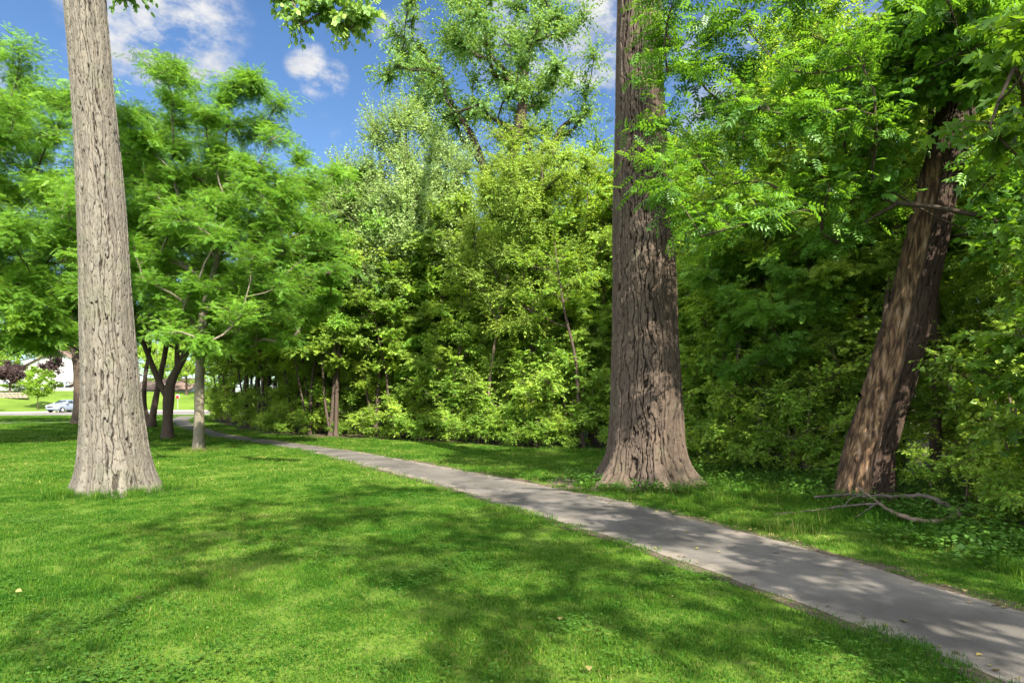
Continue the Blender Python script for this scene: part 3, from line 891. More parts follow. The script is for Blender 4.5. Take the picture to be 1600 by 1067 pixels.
rng = np.random.RandomState(22)
cl = envelope(rng, (0.3, 0.0, 7.8), (4.6, 4.2, 3.9), 110, 0.4, gap=0.5, zmin=3.2)
cl += [np.array(q) for q in ((-2.2, -1, 4.0), (-1.4, -1.5, 4.4), (-0.4, -1.4, 4.8), (-2.8, 0, 4.6), (0.4, -1.6, 4.5), (-1.8, 0.6, 4.2), (-3.2, -1, 5.0), (-0.8, 1, 4.4))]
root = tree('honey_locust_tree', 'dark forked trunk splitting low into two limbs, behind the slim pale trunk', (-13.67, 24.14, 0),
            [(0, 0, -0.1, 0.20), (0, 0, 0.8, 0.185), (0.05, 0, 1.75, 0.20), (0.15, 0, 2.3, 0.16), (0.65, 0.1, 3.4, 0.14), (1.3, 0.2, 4.6, 0.12), (1.5, 0.3, 7, 0.10), (1.2, 0.3, 10, 0.05), (1.0, 0.3, 12.2, 0.02)],
            cl, rads(rng, cl, 0.8, 1.2), 'locust', 'locust_far', BARK_DARK, 32, twigs=38, per=10, start=0.45, flat=0.6, size=0.23, tilt=0.4, wig=0.1, tipr=0.015,
            stems=[(catmull(np.array([(0.02, 0, 1.6), (-0.30, 0, 2.2), (-0.75, 0.05, 3.2), (-1.2, 0.1, 4.4), (-1.5, 0.2, 6), (-1.4, 0.2, 8.5), (-1.2, 0.2, 10)]), 5), 0.14, 0.03),
                   (catmull(np.array([(0.35, 0.05, 2.9), (0.35, 0.0, 4.0), (0.15, 0.0, 5.4), (-0.2, 0.1, 7.5)]), 5), 0.11, 0.03)])

dup(root, (-20.7, 30.0, 0), 2.1, (1.1, 1.1, 1.05), 'feathery dark green tree seen behind the tree at the left border')
rng = np.random.RandomState(23)
cl = envelope(rng, (1.4, 0.2, 8.2), (4.9, 4.6, 5.2), 210, 0.4, gap=0.35)
cl += [np.array(q) for q in ((2.0, -1.0, 3.5), (3.0, -0.5, 3.5), (1.0, -1.0, 3.4), (4.0, 0.0, 3.7), (2.6, 1.0, 3.3), (3.6, -1.4, 3.9), (1.6, 0.4, 3.6), (3.2, 0.9, 3.9), (3.6, -1.0, 4.4), (4.2, 0.5, 5.2), (2.6, -2.0, 4.0), (4.6, 0.6, 3.9))]
tree('honey_locust_tree', 'tall feathery green tree at the left border of the photo, trunk out of view', (-18.9, 20.2, 0),
     [(0, 0, -0.1, 0.2), (0.1, 0, 2, 0.18), (0.3, 0, 4.5, 0.15), (0.5, 0, 8, 0.10), (0.7, 0, 12.6, 0.02)],
     cl, rads(rng, cl, 0.6, 1.4), 'locust', 'locust', BARK_DARK, 33, twigs=50, per=10, start=0.25, flat=0.55, size=0.22, tilt=0.5, wig=0.1, tipr=0.014)

rng = np.random.RandomState(24)
cl = envelope(rng, (-2.4, 0.5, 8.6), (8.0, 5.0, 4.8), 110, 0.4, gap=0.8, zmin=4.0)
cl += [np.array(q) for q in ((-8, -2, 4.9), (-6.5, -1.5, 4.6), (-5, -2, 4.8), (-3.6, -1, 4.5), (-2.2, -1.5, 4.7), (-7.2, 1, 5.4), (-5.6, 0.5, 5.2), (-4, 1, 5.3), (-9, 0, 5.6), (-3, 0, 5.6), (1.2, -1, 5.0), (2.6, 0, 5.4))]
tree('shade_tree', 'dark stout trunk on the far lawn half hidden behind the lone pale trunk', (-28.3, 39.8, 0),
     [(0, 0, -0.1, 0.38), (0, 0, 2, 0.34), (-0.1, 0, 4.2, 0.33), (-0.5, 0, 6.5, 0.24), (-0.8, 0.2, 9, 0.15), (-1, 0.2, 12.5, 0.04)],
     cl, rads(rng, cl, 1.0, 1.5), 'ovate', 'locust_far', BARK_DARK, 34, twigs=44, per=11, start=0.3, flat=0.6, size=0.16, tilt=0.6, wig=0.1, tipr=0.022)

rng = np.random.RandomState(25)
cl = envelope(rng, (0.3, 0.0, 8.4), (4.2, 4.0, 4.0), 34, 0.4, gap=1.0, zmin=4.2)
tree('twin_trunk_tree', 'two thin leaning trunks rising from one foot on the far lawn', (-20.4, 34.2, 0),
     [(0.1, 0, -0.1, 0.2), (0.25, 0, 1.0, 0.17), (0.55, 0, 2.6, 0.15), (0.95, 0, 4.6, 0.13), (1.2, 0, 7.5, 0.09), (1.2, 0, 11, 0.03)],
     cl, rads(rng, cl, 1.0, 1.4), 'ovate', 'locust_far', BARK_DARK, 35, twigs=36, per=11, start=0.35, flat=0.6, size=0.15, wig=0.1, tipr=0.02,
     stems=[(catmull(np.array([(0.05, 0, 0.1), (-0.28, 0, 1.2), (-0.22, 0, 3.0), (0.0, 0.1, 5.0), (-0.4, 0.1, 7.5)]), 5), 0.17, 0.05)])

# ------------------------------------------------------------------ trees rising behind the wood's edge, middle
rng = np.random.RandomState(41)
cl = [q for q in envelope(rng, (-1.2, 0, 21.5), (6.6, 5.0, 6.2), 85, 0.45, gap=1.15) if not (abs(q[0] + 0.3) < 1.0 and q[2] < 17.5)]
cl += [np.array(q) for q in ((-6.6, -1, 22.5), (-5.6, 0, 24.3), (-7.2, 0, 20.4), (-5.2, -1, 18.6), (4.6, -1, 19.6), (5.2, 0, 16.6), (4.0, -1, 15.2), (4.6, 0, 18.6), (4.2, -0.5, 17.9), (3.4, 0, 17.2))]
tree('cottonwood_tree', 'tall open crowned tree rising above the middle of the wood with sky showing through', (-0.2, 36.0, 0),
     [(0, 0, -0.1, 0.62), (0, 0, 6, 0.5), (-0.2, 0, 12, 0.44), (-0.1, 0, 14.6, 0.40), (0.5, 0, 17, 0.34), (0.9, 0, 19.5, 0.30), (1.0, 0.1, 21.5, 0.24), (1.8, 0.2, 24, 0.16), (2.2, 0.2, 26.5, 0.06)],
     cl, rads(rng, cl, 1.1, 1.9), 'round', 'cottonwood', BARK_DARK, 42, twigs=54, per=14, start=0.5, flat=0.8, size=0.13, tilt=0.9, hang=0.5, wig=0.11, tipr=0.03,
     stems=[(catmull(np.array([(-0.2, 0, 12.4), (-1.2, 0, 14.6), (-2.1, 0, 17), (-3.4, 0, 19.2), (-4.2, 0, 21.4)]), 5), 0.34, 0.08),
            (catmull(np.array([(0.95, 0, 19.2), (0.2, 0, 20.6), (-1.1, 0, 22), (-1.5, 0, 23.4)]), 5), 0.2, 0.06),
            (catmull(np.array([(0.2, 0, 14.2), (2.2, 0, 15.6), (3.1, 0, 17.6), (4.6, 0, 18.6)]), 5), 0.28, 0.07)])

rng = np.random.RandomState(43)
cl = envelope(rng, (0.0, 0, 8.8), (3.6, 2.9, 5.0), 120, 0.45, gap=0.6)
cl += [np.array(q) for q in ((-2.6, 0, 11.6), (-1.4, 0, 13.2), (-3.4, 0, 10.2), (0.1, 0, 14.2), (0.9, 0, 13.6), (2.0, 0, 12.4))]
tree('poplar_tree', 'pale silvery green tree with upswept sprays in front of the tall open crown', (-4.7, 27.0, 0),
     [(0, 0, -0.1, 0.2), (0.1, 0, 4, 0.16), (0.1, 0, 8, 0.11), (0, 0, 12, 0.06), (0, 0, 15, 0.02)],
     cl, rads(rng, cl, 0.85, 1.3), 'ovate', 'poplar', BARK_LOCUST, 44, face=0.8, twigs=84, per=15, start=0.2, flat=1.25, up=0.35, droop=-0.05, size=0.11, tilt=0.8, hang=0.1, lift=0.9, tipr=0.012)

rng = np.random.RandomState(45)
cl = envelope(rng, (-0.2, 0, 7.3), (3.2, 2.7, 4.0), 120, 0.42, gap=0.5)
tree('elm_tree', 'rounded yellow green tree of fine leaves, left of the massive grey brown trunk', (1.0, 22.0, 0),
     [(0.9, 0, -0.1, 0.16), (0.95, 0, 1.2, 0.14), (0.85, 0, 2.5, 0.13), (0.55, 0, 4.6, 0.11), (0.2, 0, 6.5, 0.075), (0.1, 0, 9, 0.04), (0.1, 0, 11, 0.015)],
     cl, rads(rng, cl, 0.7, 1.0), 'ovate', 'yellow', BARK_DARK, 46, face=0.8, twigs=60, per=16, start=0.25, flat=0.8, size=0.075, tilt=0.7, wig=0.1, tipr=0.011,
     stems=[(catmull(np.array([(0.62, 0, 4.3), (1.2, -0.2, 5.1), (1.9, -0.3, 5.6), (2.4, -0.3, 6.3)]), 4), 0.05, 0.015)])

rng = np.random.RandomState(47)
cl = envelope(rng, (0, 0, 7.6), (3.2, 2.6, 4.3), 75, 0.42, gap=0.65)
tree('box_elder_tree', 'bright green rounded tree between the feathery tree and the pale silvery tree', (-7.6, 26.2, 0),
     [(0, 0, -0.1, 0.09), (0.1, 0, 3, 0.08), (0.3, 0, 6, 0.06), (0.2, 0, 10.8, 0.02)],
     cl, rads(rng, cl, 0.8, 1.15), 'ovate', 'locust', BARK_DARK, 48, face=0.8, twigs=50, per=15, start=0.25, flat=0.6, size=0.10, tilt=0.55, wig=0.1)

# ------------------------------------------------------------------ trees reaching over from the right
rng = np.random.RandomState(51)
def ash_keep(q):
    px, py = q[0] / q[1], (q[2] - 1.55) / q[1]
    return not (0.245 < px < 0.335 and 0.38 < py < 0.60) and not (0.49 < px < 0.55 and 0.54 < py < 0.64) and px > 0.235
cl = envelope(rng, (5.0, 8.8, 6.4), (3.2, 2.0, 3.9), 100, 0.6, gap=0.45, keep=ash_keep)
def off_lean(q):       # leaves the leaning trunk open to view up to about 5 m
    h = (q[2] - 1.55) / q[1] * 9.62 + 1.55
    xt = 5.52 + np.interp(h, [0, 0.79, 1.8, 2.8, 3.8, 4.85, 5.85], [0, 0.15, 0.47, 0.74, 0.98, 1.22, 1.46])
    return h > 6.4 or q[1] > 9.7 or abs(q[0] / q[1] * 9.62 - xt) > 0.95
lit = lambda q: not (abs(q[0] - 0.51 * (BASE2[1] - q[1]) - 2.85) < 0.9 and -0.5 < q[2] - 1.01 * (BASE2[1] - q[1]) < 6.5)
cl = [q for q in cl if off_lean(q) and (lit(q) or rng.rand() < 0.25)]
cl += [np.array(q) for q in ((2.05, 8.4, 4.9), (2.1, 8.2, 4.3), (2.25, 8.8, 6.3), (2.2, 9.2, 7.2), (2.0, 8.9, 5.6), (2.5, 8.0, 3.7), (2.2, 8.0, 7.4), (2.9, 9.6, 5.6), (3.3, 9.8, 6.4), (3.7, 9.7, 5.7), (3.1, 9.4, 7.2), (3.6, 9.9, 7.0), (4.0, 9.9, 6.3), (3.4, 9.8, 5.0), (2.8, 9.4, 6.6))]
BA = np.array([9.6, 10.6, 0])
cl = [q - BA for q in cl]
ASH = tree('ash_tree', 'overhanging branches of paired narrow leaflets between the massive trunk and the leaning trunk', tuple(BA),
     [(0, 0, -0.1, 0.22), (-0.2, 0, 3, 0.19), (-0.5, 0, 6, 0.16), (-0.9, -0.2, 8.5, 0.12), (-1.4, -0.5, 11, 0.05)],
     cl, rads(rng, cl, 0.5, 0.8), 'pinnate', 'ash', BARK_DARK, 52, twigs=18, per=7, start=0.4, flat=0.6, size=0.24, tilt=0.45, hang=0.35, wig=0.1, tipr=0.009, lift=-0.1)

rng = np.random.RandomState(53)
cl = envelope(rng, (6.9, 7.8, 5.0), (1.6, 1.0, 2.4), 26, 0.6, gap=0.45, keep=lambda q: q[0] / q[1] > 0.62 and off_lean(q))
cl += envelope(rng, (6.0, 6.6, 2.3), (0.9, 0.9, 1.6), 22, 0.6, gap=0.4, zmin=0.5, keep=lambda q: q[0] / q[1] > 0.68)
cl += envelope(rng, (7.7, 2.0, 4.9), (1.5, 1.6, 1.4), 36, 0.6, gap=0.35) + envelope(rng, (5.9, -0.8, 5.5), (1.8, 1.7, 1.2), 30, 0.6, gap=0.4)
cl += [np.array(q) for q in ((8.2, 3.4, 5.0), (8.8, 2.6, 6.2), (7.6, 3.2, 4.6), (9.4, 3.0, 6.5), (8.6, 4.0, 5.2), (7.9, 2.6, 5.4), (8.3, 2.9, 4.2), (9.0, 3.6, 5.8), (3.4, 4.1, 3.2), (3.3, 3.7, 3.9), (3.55, 4.3, 3.9), (8.2, 6.3, 6.4), (7.8, 6.0, 5.4), (8.6, 6.8, 5.6), (8.0, 5.6, 7.0), (8.4, 7.2, 7.0), (7.5, 5.4, 6.2), (5.6, 6.4, 3.3), (5.3, 6.1, 2.2), (5.5, 6.3, 1.5), (5.2, 5.9, 1.1))]
nlow = len(cl)
cl += envelope(rng, (5.4, -2.8, 9.6), (5.4, 4.4, 2.8), 84, 0.6, gap=0.75, keep=lambda q: (q[2] - 1.55) > 0.75 * q[1])
BM = np.array([8.8, 3.8, 0])
low_, up_ = [q for q in cl[:nlow] if lit(q) and (off_lean(q) or q[0] / q[1] > 1.0)], [q for q in cl[nlow:] if lit(q) or rng.rand() < 0.15]
cl, nlow = low_ + up_, len(low_)
rd = rads(rng, cl[:nlow], 0.45, 0.7) + rads(rng, cl[nlow:], 0.8, 1.2)
cl = [q - BM for q in cl]
tree('maple_tree', 'broad lobed maple leaves hanging at the right border, trunk out of view', tuple(BM),
     [(0, 0, -0.1, 0.3), (-0.1, 0, 3, 0.27), (-0.5, -0.9, 6, 0.23), (-1.6, -2.8, 9, 0.16), (-2.6, -5.0, 12.0, 0.04)],
     cl, rd, 'maple', 'maple', BARK_DARK, 54, twigs=17, per=8, start=0.1, flat=0.55, size=0.098, tilt=0.55, hang=0.35, wig=0.1, tipr=0.009, lift=0.0)

rng = np.random.RandomState(55)
cl = envelope(rng, (5.9, 8.1, 5.2), (1.8, 0.9, 2.0), 50, 0.6, gap=0.35, keep=lambda q: 0.40 < q[0] / q[1] < 0.80 and lit(q) and off_lean(q))
BB = np.array([7.6, 10.9, 0])
cl = [q - BB for q in cl]
tree('basswood_tree', 'round glossy leaves hanging in front of the leaning trunk', tuple(BB),
     [(0, 0, -0.1, 0.10), (-0.1, -0.1, 3, 0.085), (-0.3, -0.3, 5.5, 0.06), (-0.6, -0.8, 8, 0.02)],
     cl, rads(rng, cl, 0.4, 0.65), 'round', 'ash', BARK_DARK, 56, twigs=20, per=9, start=0.3, flat=0.7, size=0.105, tilt=0.6, hang=0.45, wig=0.12, tipr=0.008, lift=0.0)

# ------------------------------------------------------------------ the wood: one of each kind, then copies
def proto(kind, seed):
    rng = np.random.RandomState(seed)
    if kind == 'shrub':          # multi-stemmed, leafy to the ground
        cl = envelope(rng, (0, 0, 1.5), (1.35, 1.35, 1.5), 27, 0.4, gap=0.5, zmin=0.25)
        st = [(catmull(np.array([(0, 0, 0), (a * 0.3, b * 0.3, 0.8), (a * 0.7, b * 0.7, 1.9)]), 4), 0.025, 0.008) for a, b in rng.uniform(-1, 1, (5, 2))]
        return dict(trunk=[(0, 0, -0.1, 0.03), (0.1, 0, 0.8, 0.025), (0.1, 0.1, 2.4, 0.01)], clumps=cl, rads=rads(rng, cl, 0.42, 0.65), leaf='ovate', lmat='broad', bark=BARK_TWIG,
                    tilt=0.7, face=0.9, twigs=36, per=12, start=0.05, size=0.085, stems=st, tipr=0.006, lift=0.2, sides=6)
    if kind == 'low':
        cl = envelope(rng, (0, 0, 0.7), (1.1, 1.1, 0.75), 22, 0.45, gap=0.3, zmin=0.12)
        return dict(trunk=[(0, 0, -0.1, 0.02), (0.05, 0, 0.5, 0.015), (0, 0, 1.2, 0.008)], clumps=cl, rads=rads(rng, cl, 0.3, 0.5), leaf='ovate', lmat='broad', bark=BARK_TWIG,
                    tilt=0.7, face=0.9, twigs=30, per=12, start=0.0, size=0.075, tipr=0.005, lift=0.2, sides=6)
    if kind == 'sapling':        # box elder, leafy from 1 m up
        cl = envelope(rng, (0, 0, 4.0), (1.7, 1.7, 3.0), 36, 0.36, gap=0.7, zmin=0.9)
        return dict(trunk=[(0, 0, -0.1, 0.07), (0.1, 0.1, 2, 0.055), (0.3, 0, 4, 0.04), (0.2, 0.1, 6.6, 0.012)], clumps=cl, rads=rads(rng, cl, 0.55, 0.85), leaf='ovate', lmat='broad', bark=BARK_DARK,
                    tilt=0.7, face=0.9, twigs=38, per=13, start=0.1, size=0.095, tipr=0.008, flat=0.55, sides=8, wig=0.1)
    if kind == 'leggy':          # thin slanting stem, leaves only towards the top
        cl = envelope(rng, (0.7, 0, 5.0), (1.3, 1.2, 1.5), 16, 0.5, gap=0.5)
        return dict(trunk=[(0, 0, -0.1, 0.06), (0.15, 0.05, 1.2, 0.052), (0.25, 0, 2.6, 0.045), (0.6, 0.1, 4.2, 0.032), (0.9, 0, 6.3, 0.01)], clumps=cl, rads=rads(rng, cl, 0.4, 0.65), leaf='ovate', lmat='broad', bark=BARK_DARK,
                    tilt=0.7, face=0.6, twigs=20, per=11, start=0.35, size=0.09, tipr=0.008, flat=0.55, sides=8, wig=0.12)
    if kind == 'young':          # taller, two stems, clear below 2 m
        cl = envelope(rng, (0, 0, 6.2), (2.1, 2.1, 3.6), 40, 0.36, gap=0.8, zmin=2.2)
        st = [(catmull(np.array([(0.05, 0, 0), (-0.35, 0.1, 1.6), (-0.7, 0.3, 4.0), (-0.8, 0.2, 6.5)]), 5), 0.075, 0.02)]
        return dict(trunk=[(0, 0, -0.1, 0.10), (0.15, 0.1, 2.5, 0.085), (0.35, -0.1, 5, 0.06), (0.2, 0, 9.4, 0.012)], clumps=cl, rads=rads(rng, cl, 0.65, 1.0), leaf='ovate', lmat='shade', bark=BARK_DARK,
                    tilt=0.7, face=0.9, twigs=40, per=13, start=0.2, size=0.10, tipr=0.009, flat=0.55, stems=st, sides=8, wig=0.1)
    if kind == 'tall':
        cl = envelope(rng, (0, 0, 10.2), (3.2, 3.2, 5.4), 70, 0.42, gap=0.95, zmin=4.2)
        return dict(trunk=[(0, 0, -0.1, 0.20), (0.1, 0.1, 4, 0.17), (0.2, -0.1, 8, 0.12), (0.3, 0.1, 12, 0.07), (0.2, 0, 15.2, 0.02)], clumps=cl, rads=rads(rng, cl, 0.9, 1.35), leaf='ovate', lmat='shade', bark=BARK_DARK,
                    twigs=44, per=13, start=0.22, size=0.13, tipr=0.014, flat=0.6, sides=8, wig=0.1)


KIND = {'shrub': ('shrub', 'shrub'), 'low': ('low_shrub', 'shrub'), 'sapling': ('sapling', 'tree'), 'young': ('understory_tree', 'tree'), 'tall': ('woodland_tree', 'tree'), 'leggy': ('sapling', 'tree')}
PROTO = {}
AREAS = [   # (test on x,y) -> words
    (lambda x, y: x < -9.3, 'where the path bends away left'),
    (lambda x, y: x < -3.2 and y < 60, 'behind the path, left of middle'),
    (lambda x, y: x < 2.6, 'behind the lawn strip left of the massive trunk'),
    (lambda x, y: x / max(y, 1) < 0.56, 'between the massive trunk and leaning trunk'),
    (lambda x, y: True, 'in the thicket right of the leaning trunk')]
LOOK = {'shrub': 'leafy green shrub', 'low': 'low leafy bush at ground level', 'sapling': 'slender leafy sapling', 'young': 'young tree with a thin dark stem', 'tall': 'tall tree rising at the back', 'leggy': 'thin dark slanting stem with few leaves'}


CROWNS = {'shrub': ['broad', 'broad', 'shade', 'yellow'], 'low': ['broad', 'shade'], 'sapling': ['broad', 'yellow', 'locust', 'broad', 'shade'], 'young': ['broad', 'shade', 'yellow', 'shade'],
          'tall': ['shade', 'cottonwood', 'locust_far'], 'leggy': ['broad', 'yellow']}


def plant(kind, x, y, s, rz, seed):
    var = seed % 2
    key = (kind, var)
    for test, words in AREAS:
        if test(x, y):
            break
    label = LOOK[kind] + ' ' + words
    group = LOOK[kind] + ' group ' + words
    if key not in PROTO:
        d = dict(proto(kind, 300 + 17 * var + sum(map(ord, kind))))
        d['clump_tint'] = 0.38
        if var and kind in ('sapling', 'young', 'shrub'):
            d['leaf'], d['size'], k_ = {'sapling': ('pinnate', 0.22, 0.5), 'young': ('maple', 0.115, 0.8), 'shrub': ('round', 0.085, 0.9)}[kind]
            d['twigs'] = int(d['twigs'] * k_)
        PROTO[key] = tree(KIND[kind][0], label, (x, y, float(ground_z(x, y))), d.pop('trunk'), d.pop('clumps'), d.pop('rads'), d.pop('leaf'), d.pop('lmat'), d.pop('bark'), 700 + var, group=group, cat=KIND[kind][1], **d)
        PROTO[key].scale = (s, s, s)
        PROTO[key].rotation_euler = (0, 0, rz)
        return PROTO[key]
    r = dup(PROTO[key], (x, y, float(ground_z(x, y))), rz, (s, s, s * (0.92 + 0.16 * ((seed * 37) % 10) / 10)), label, group)
    for o in [c for c in LAST if c.name.startswith('crown')]:
        o.material_slots[0].link = 'OBJECT'
        o.material_slots[0].material = LEAF[CROWNS[kind][(seed * 7 + seed // 3) % len(CROWNS[kind])]]
    return r


rng = np.random.RandomState(91)
spots = []


def along(kind, y0, y1, step, off, jit, smin, smax, skip=None):
    """plants set along the wood's edge, OFF metres inside it"""
    P = EDGE[(EDGE[:, 1] >= y0 - 3) & (EDGE[:, 1] <= y1 + 3)]
    P = catmull(P, 8)
    d = np.concatenate([[0], np.cumsum(np.linalg.norm(np.diff(P, axis=0), axis=1))])
    nrm = norm(np.stack([np.gradient(P[:, 1]), -np.gradient(P[:, 0])], -1))
    s = 0.0
    while s < d[-1]:
        q = np.array([np.interp(s, d, P[:, i]) for i in (0, 1)])
        n = np.array([np.interp(s, d, nrm[:, i]) for i in (0, 1)])
        q = q + n * (off + rng.uniform(-jit, jit))
        s += step * rng.uniform(0.75, 1.25)
        if not (y0 <= q[1] <= y1):
            continue
        if skip and skip(q[0], q[1]):
            continue
        spots.append((kind, q[0], q[1], rng.uniform(smin, smax), rng.uniform(0, 6.28), len(spots)))


big = [(BASE2, 2.0), (BASE3, 1.5)]
def near_big(x, y): return any(np.hypot(x - b[0], y - b[1]) < r for b, r in big)
def clear_front(x, y): return near_big(x, y) or (y < 10.5 and x < 6.2)
along('low', 8.0, 25, 1.5, 0.5, 0.3, 0.7, 1.1, clear_front)
along('shrub', 12.5, 24.7, 1.7, 1.5, 0.4, 0.8, 1.25, near_big)
along('sapling', 12, 26.5, 1.9, 2.6, 0.7, 0.75, 1.1, near_big)
along('sapling', 13, 25.5, 1.8, 1.9, 0.5, 0.6, 0.95, near_big)
along('shrub', 13, 25.5, 1.9, 2.8, 0.5, 1.0, 1.5, near_big)
along('shrub', 25.2, 36, 2.1, 2.4, 0.9, 0.5, 1.0)
along('low', 25.0, 36, 1.7, 1.2, 0.5, 0.5, 0.9)
along('sapling', 26, 36, 2.4, 3.4, 0.9, 0.6, 0.9)
along('young', 10.5, 45, 2.6, 4.6, 1.0, 0.75, 1.0, near_big)
along('sapling', 9, 36, 2.6, 6.5, 1.2, 0.9, 1.2, near_big)
along('shrub', 9, 36, 2.6, 5.0, 1.2, 0.9, 1.3, near_big)
along('tall', 12, 52, 4.2, 10.5, 1.5, 0.75, 1.0, lambda x, y: -9 < x < 2.5 and y < 33)
along('tall', 14, 54, 5.0, 17.0, 2.0, 0.9, 1.15, lambda x, y: -3 < x < 2.5 and y < 40)
along('young', 32, 52, 2.4, 1.6, 0.5, 0.85, 1.15)
along('tall', 30, 52, 3.4, 4.0, 0.8, 0.65, 0.85)
along('young', 25.5, 34, 1.7, 1.5, 0.6, 0.75, 1.0)
along('shrub', 38, 52, 2.6, 1.2, 0.5, 0.7, 1.0)
for x, y, s, a in [(2.3, 19.4, 1.1, 3.0), (-2.4, 23.2, 1.0, 0.2), (-5.0, 25.4, 1.0, 3.4), (4.75, 13.2, 0.85, 0.6), (6.6, 11.2, 1.1, 0.3)]:
    spots.append(('leggy', x, y, s, a, len(spots)))
# right of the leaning trunk, close to the camera
for x, y, s in [(-9.5, 30, 1.25), (-7.0, 31, 1.3), (-4.0, 30.5, 1.2), (-1.5, 28, 1.2), (1.2, 26.5, 1.25), (3.5, 25, 1.25), (-2.6, 25.5, 1.0), (2.9, 22, 1.05), (5.0, 22.5, 1.2), (5.5, 19, 1.0)]:
    spots.append(('young', x, y, s, rng.uniform(0, 6.28), len(spots)))
for kind, x, y, s in [('shrub', 7.0, 8.3, 0.85), ('shrub', 7.9, 10.2, 1.1), ('shrub', 6.9, 6.6, 0.65), ('low', 6.2, 7.2, 0.6), ('low', 6.4, 8.6, 0.7), ('low', 7.2, 7.5, 0.9),
                      ('sapling', 8.6, 9.0, 0.9), ('sapling', 9.6, 11.5, 1.0), ('sapling', 7.4, 12.4, 0.9), ('young', 10.8, 9.2, 0.9), ('young', 12.5, 13, 1.0), ('young', 9.2, 14.5, 0.95),
                      ('shrub', 10.0, 13.0, 1.2), ('shrub', 9.3, 7.8, 1.1), ('tall', 15.5, 14, 0.9), ('tall', 14, 18, 0.9), ('tall', 18, 20, 1.0), ('tall', 20, 14, 1.0), ('young', 13, 10, 1.0),
                      ('shrub', 5.9, 12.0, 0.8), ('low', 5.0, 12.8, 0.9), ('low', 6.4, 11.2, 0.8),
                      ('young', 6.2, 13.4, 0.95), ('young', 7.2, 15.0, 1.15), ('tall', 9.0, 18, 0.85), ('young', 8.4, 13.2, 1.2)]:
    spots.append((kind, x, y, s, rng.uniform(0, 6.28), len(spots)))
for sp in spots:
    plant(*sp)

# ------------------------------------------------------------------ dead wood
def stick(name, label, cat, pts, r0, r1, mat, seed, parent=None, sides=10):
    rg = np.random.RandomState(seed)
    P = catmull(np.array(pts, float), 8)
    o = P[0].copy()
    rr = np.linspace(r0, r1, len(P)) * (1 + 0.16 * rg.normal(size=len(P)))
    P[1:-1] += rg.normal(size=(len(P) - 2, 3)) * 0.25 * rr[1:-1, None]
    v, f = tube(P - o, rr, sides)
    n = len(P) * sides
    g = Geo().add(v, f, {'ridge': 0.5 + noise3(v * 9) * 0.8})
    for s in (0, 1):
        ring = list(range(sides)) if s == 0 else list(range(n - sides, n))
        g.loops.append(np.array(ring[::-1] if s == 0 else ring, np.int32)); g.tot.append(np.array([sides], np.int32)); g.mi.append(np.zeros(1, np.int32))
    ob = g.build(name, mat, parent, smooth=True)
    if parent is None:
        ob.location = o
        tag(ob, label, cat)
    else:
        ob.location = o
    return ob


fb = empty('fallen_branch', (5.0, 7.4, 0), 'thick curved fallen branch with a forked grey limb lying in the weeds', 'branch')
for nm, pts, r0, r1, sd in [('main_limb', [(0.78, 0.42, 0.13), (0.40, 0.10, 0.08), (0.05, 0.02, 0.07), (-0.10, 0.35, 0.10), (-0.02, 0.95, 0.18), (0.02, 1.45, 0.30)], 0.046, 0.012, 1),
                            ('side_limb', [(-0.02, 0.80, 0.16), (-0.45, 0.85, 0.12), (-1.0, 0.70, 0.08), (-1.55, 0.60, 0.05)], 0.020, 0.005, 2),
                            ('twig', [(-0.15, 0.75, 0.14), (-0.40, 0.55, 0.09), (-0.62, 0.36, 0.05)], 0.014, 0.006, 3),
                            ('twig', [(-0.05, 1.1, 0.2), (-0.35, 0.9, 0.22), (-0.6, 0.7, 0.12)], 0.012, 0.005, 4)]:
    stick(nm, None, None, pts, r0, r1, WOOD_DEAD if nm != 'main_limb' else BARK_TWIG, sd, fb)
stick('fallen_branch', 'long grey fallen branch lying across the foot of the leaning trunk', 'branch', [(4.35, 8.75, 0.16), (4.9, 8.85, 0.17), (5.4, 8.55, 0.2), (5.75, 8.35, 0.22), (5.85, 7.95, 0.06)], 0.015, 0.036, WOOD_DEAD, 6)
stick('dead_trunk', 'pale dead leaning stem among the leaves in the middle of the wood', 'tree', [(-0.95, 21.9, 0), (-0.8, 21.8, 2.2), (-0.5, 21.7, 4.2), (-0.15, 21.6, 6.0)], 0.06, 0.03, BARK_TWIG, 7)

# ------------------------------------------------------------------ far side of the road
far_rng = np.random.RandomState(71)


def lawn_tree(name, label, x, y, trunk_h, r, h, n, cr, leaf, lmat, size, seed, twigs=18, per=9, flat=0.7, tr=0.06, group=None, cat='tree', bark=BARK_DARK):
    rg = np.random.RandomState(seed)
    cz = trunk_h + (h - trunk_h) / 2
    cl = envelope(rg, (0, 0, cz), (r, r, (h - trunk_h) / 2), n, 0.45, gap=cr * 0.6)
    return tree(name, label, (x, y, float(ground_z(x, y))), [(0, 0, -0.15, tr), (0.02, 0, trunk_h, tr * 0.8), (0.05, 0, cz, tr * 0.5), (0, 0, h * 0.95, tr * 0.15)], cl, rads(rg, cl, cr * 0.8, cr * 1.2),
                leaf, lmat, bark, seed, twigs=twigs, per=per, start=0.15, flat=flat, size=size, tipr=tr * 0.14, cat=cat, group=group)


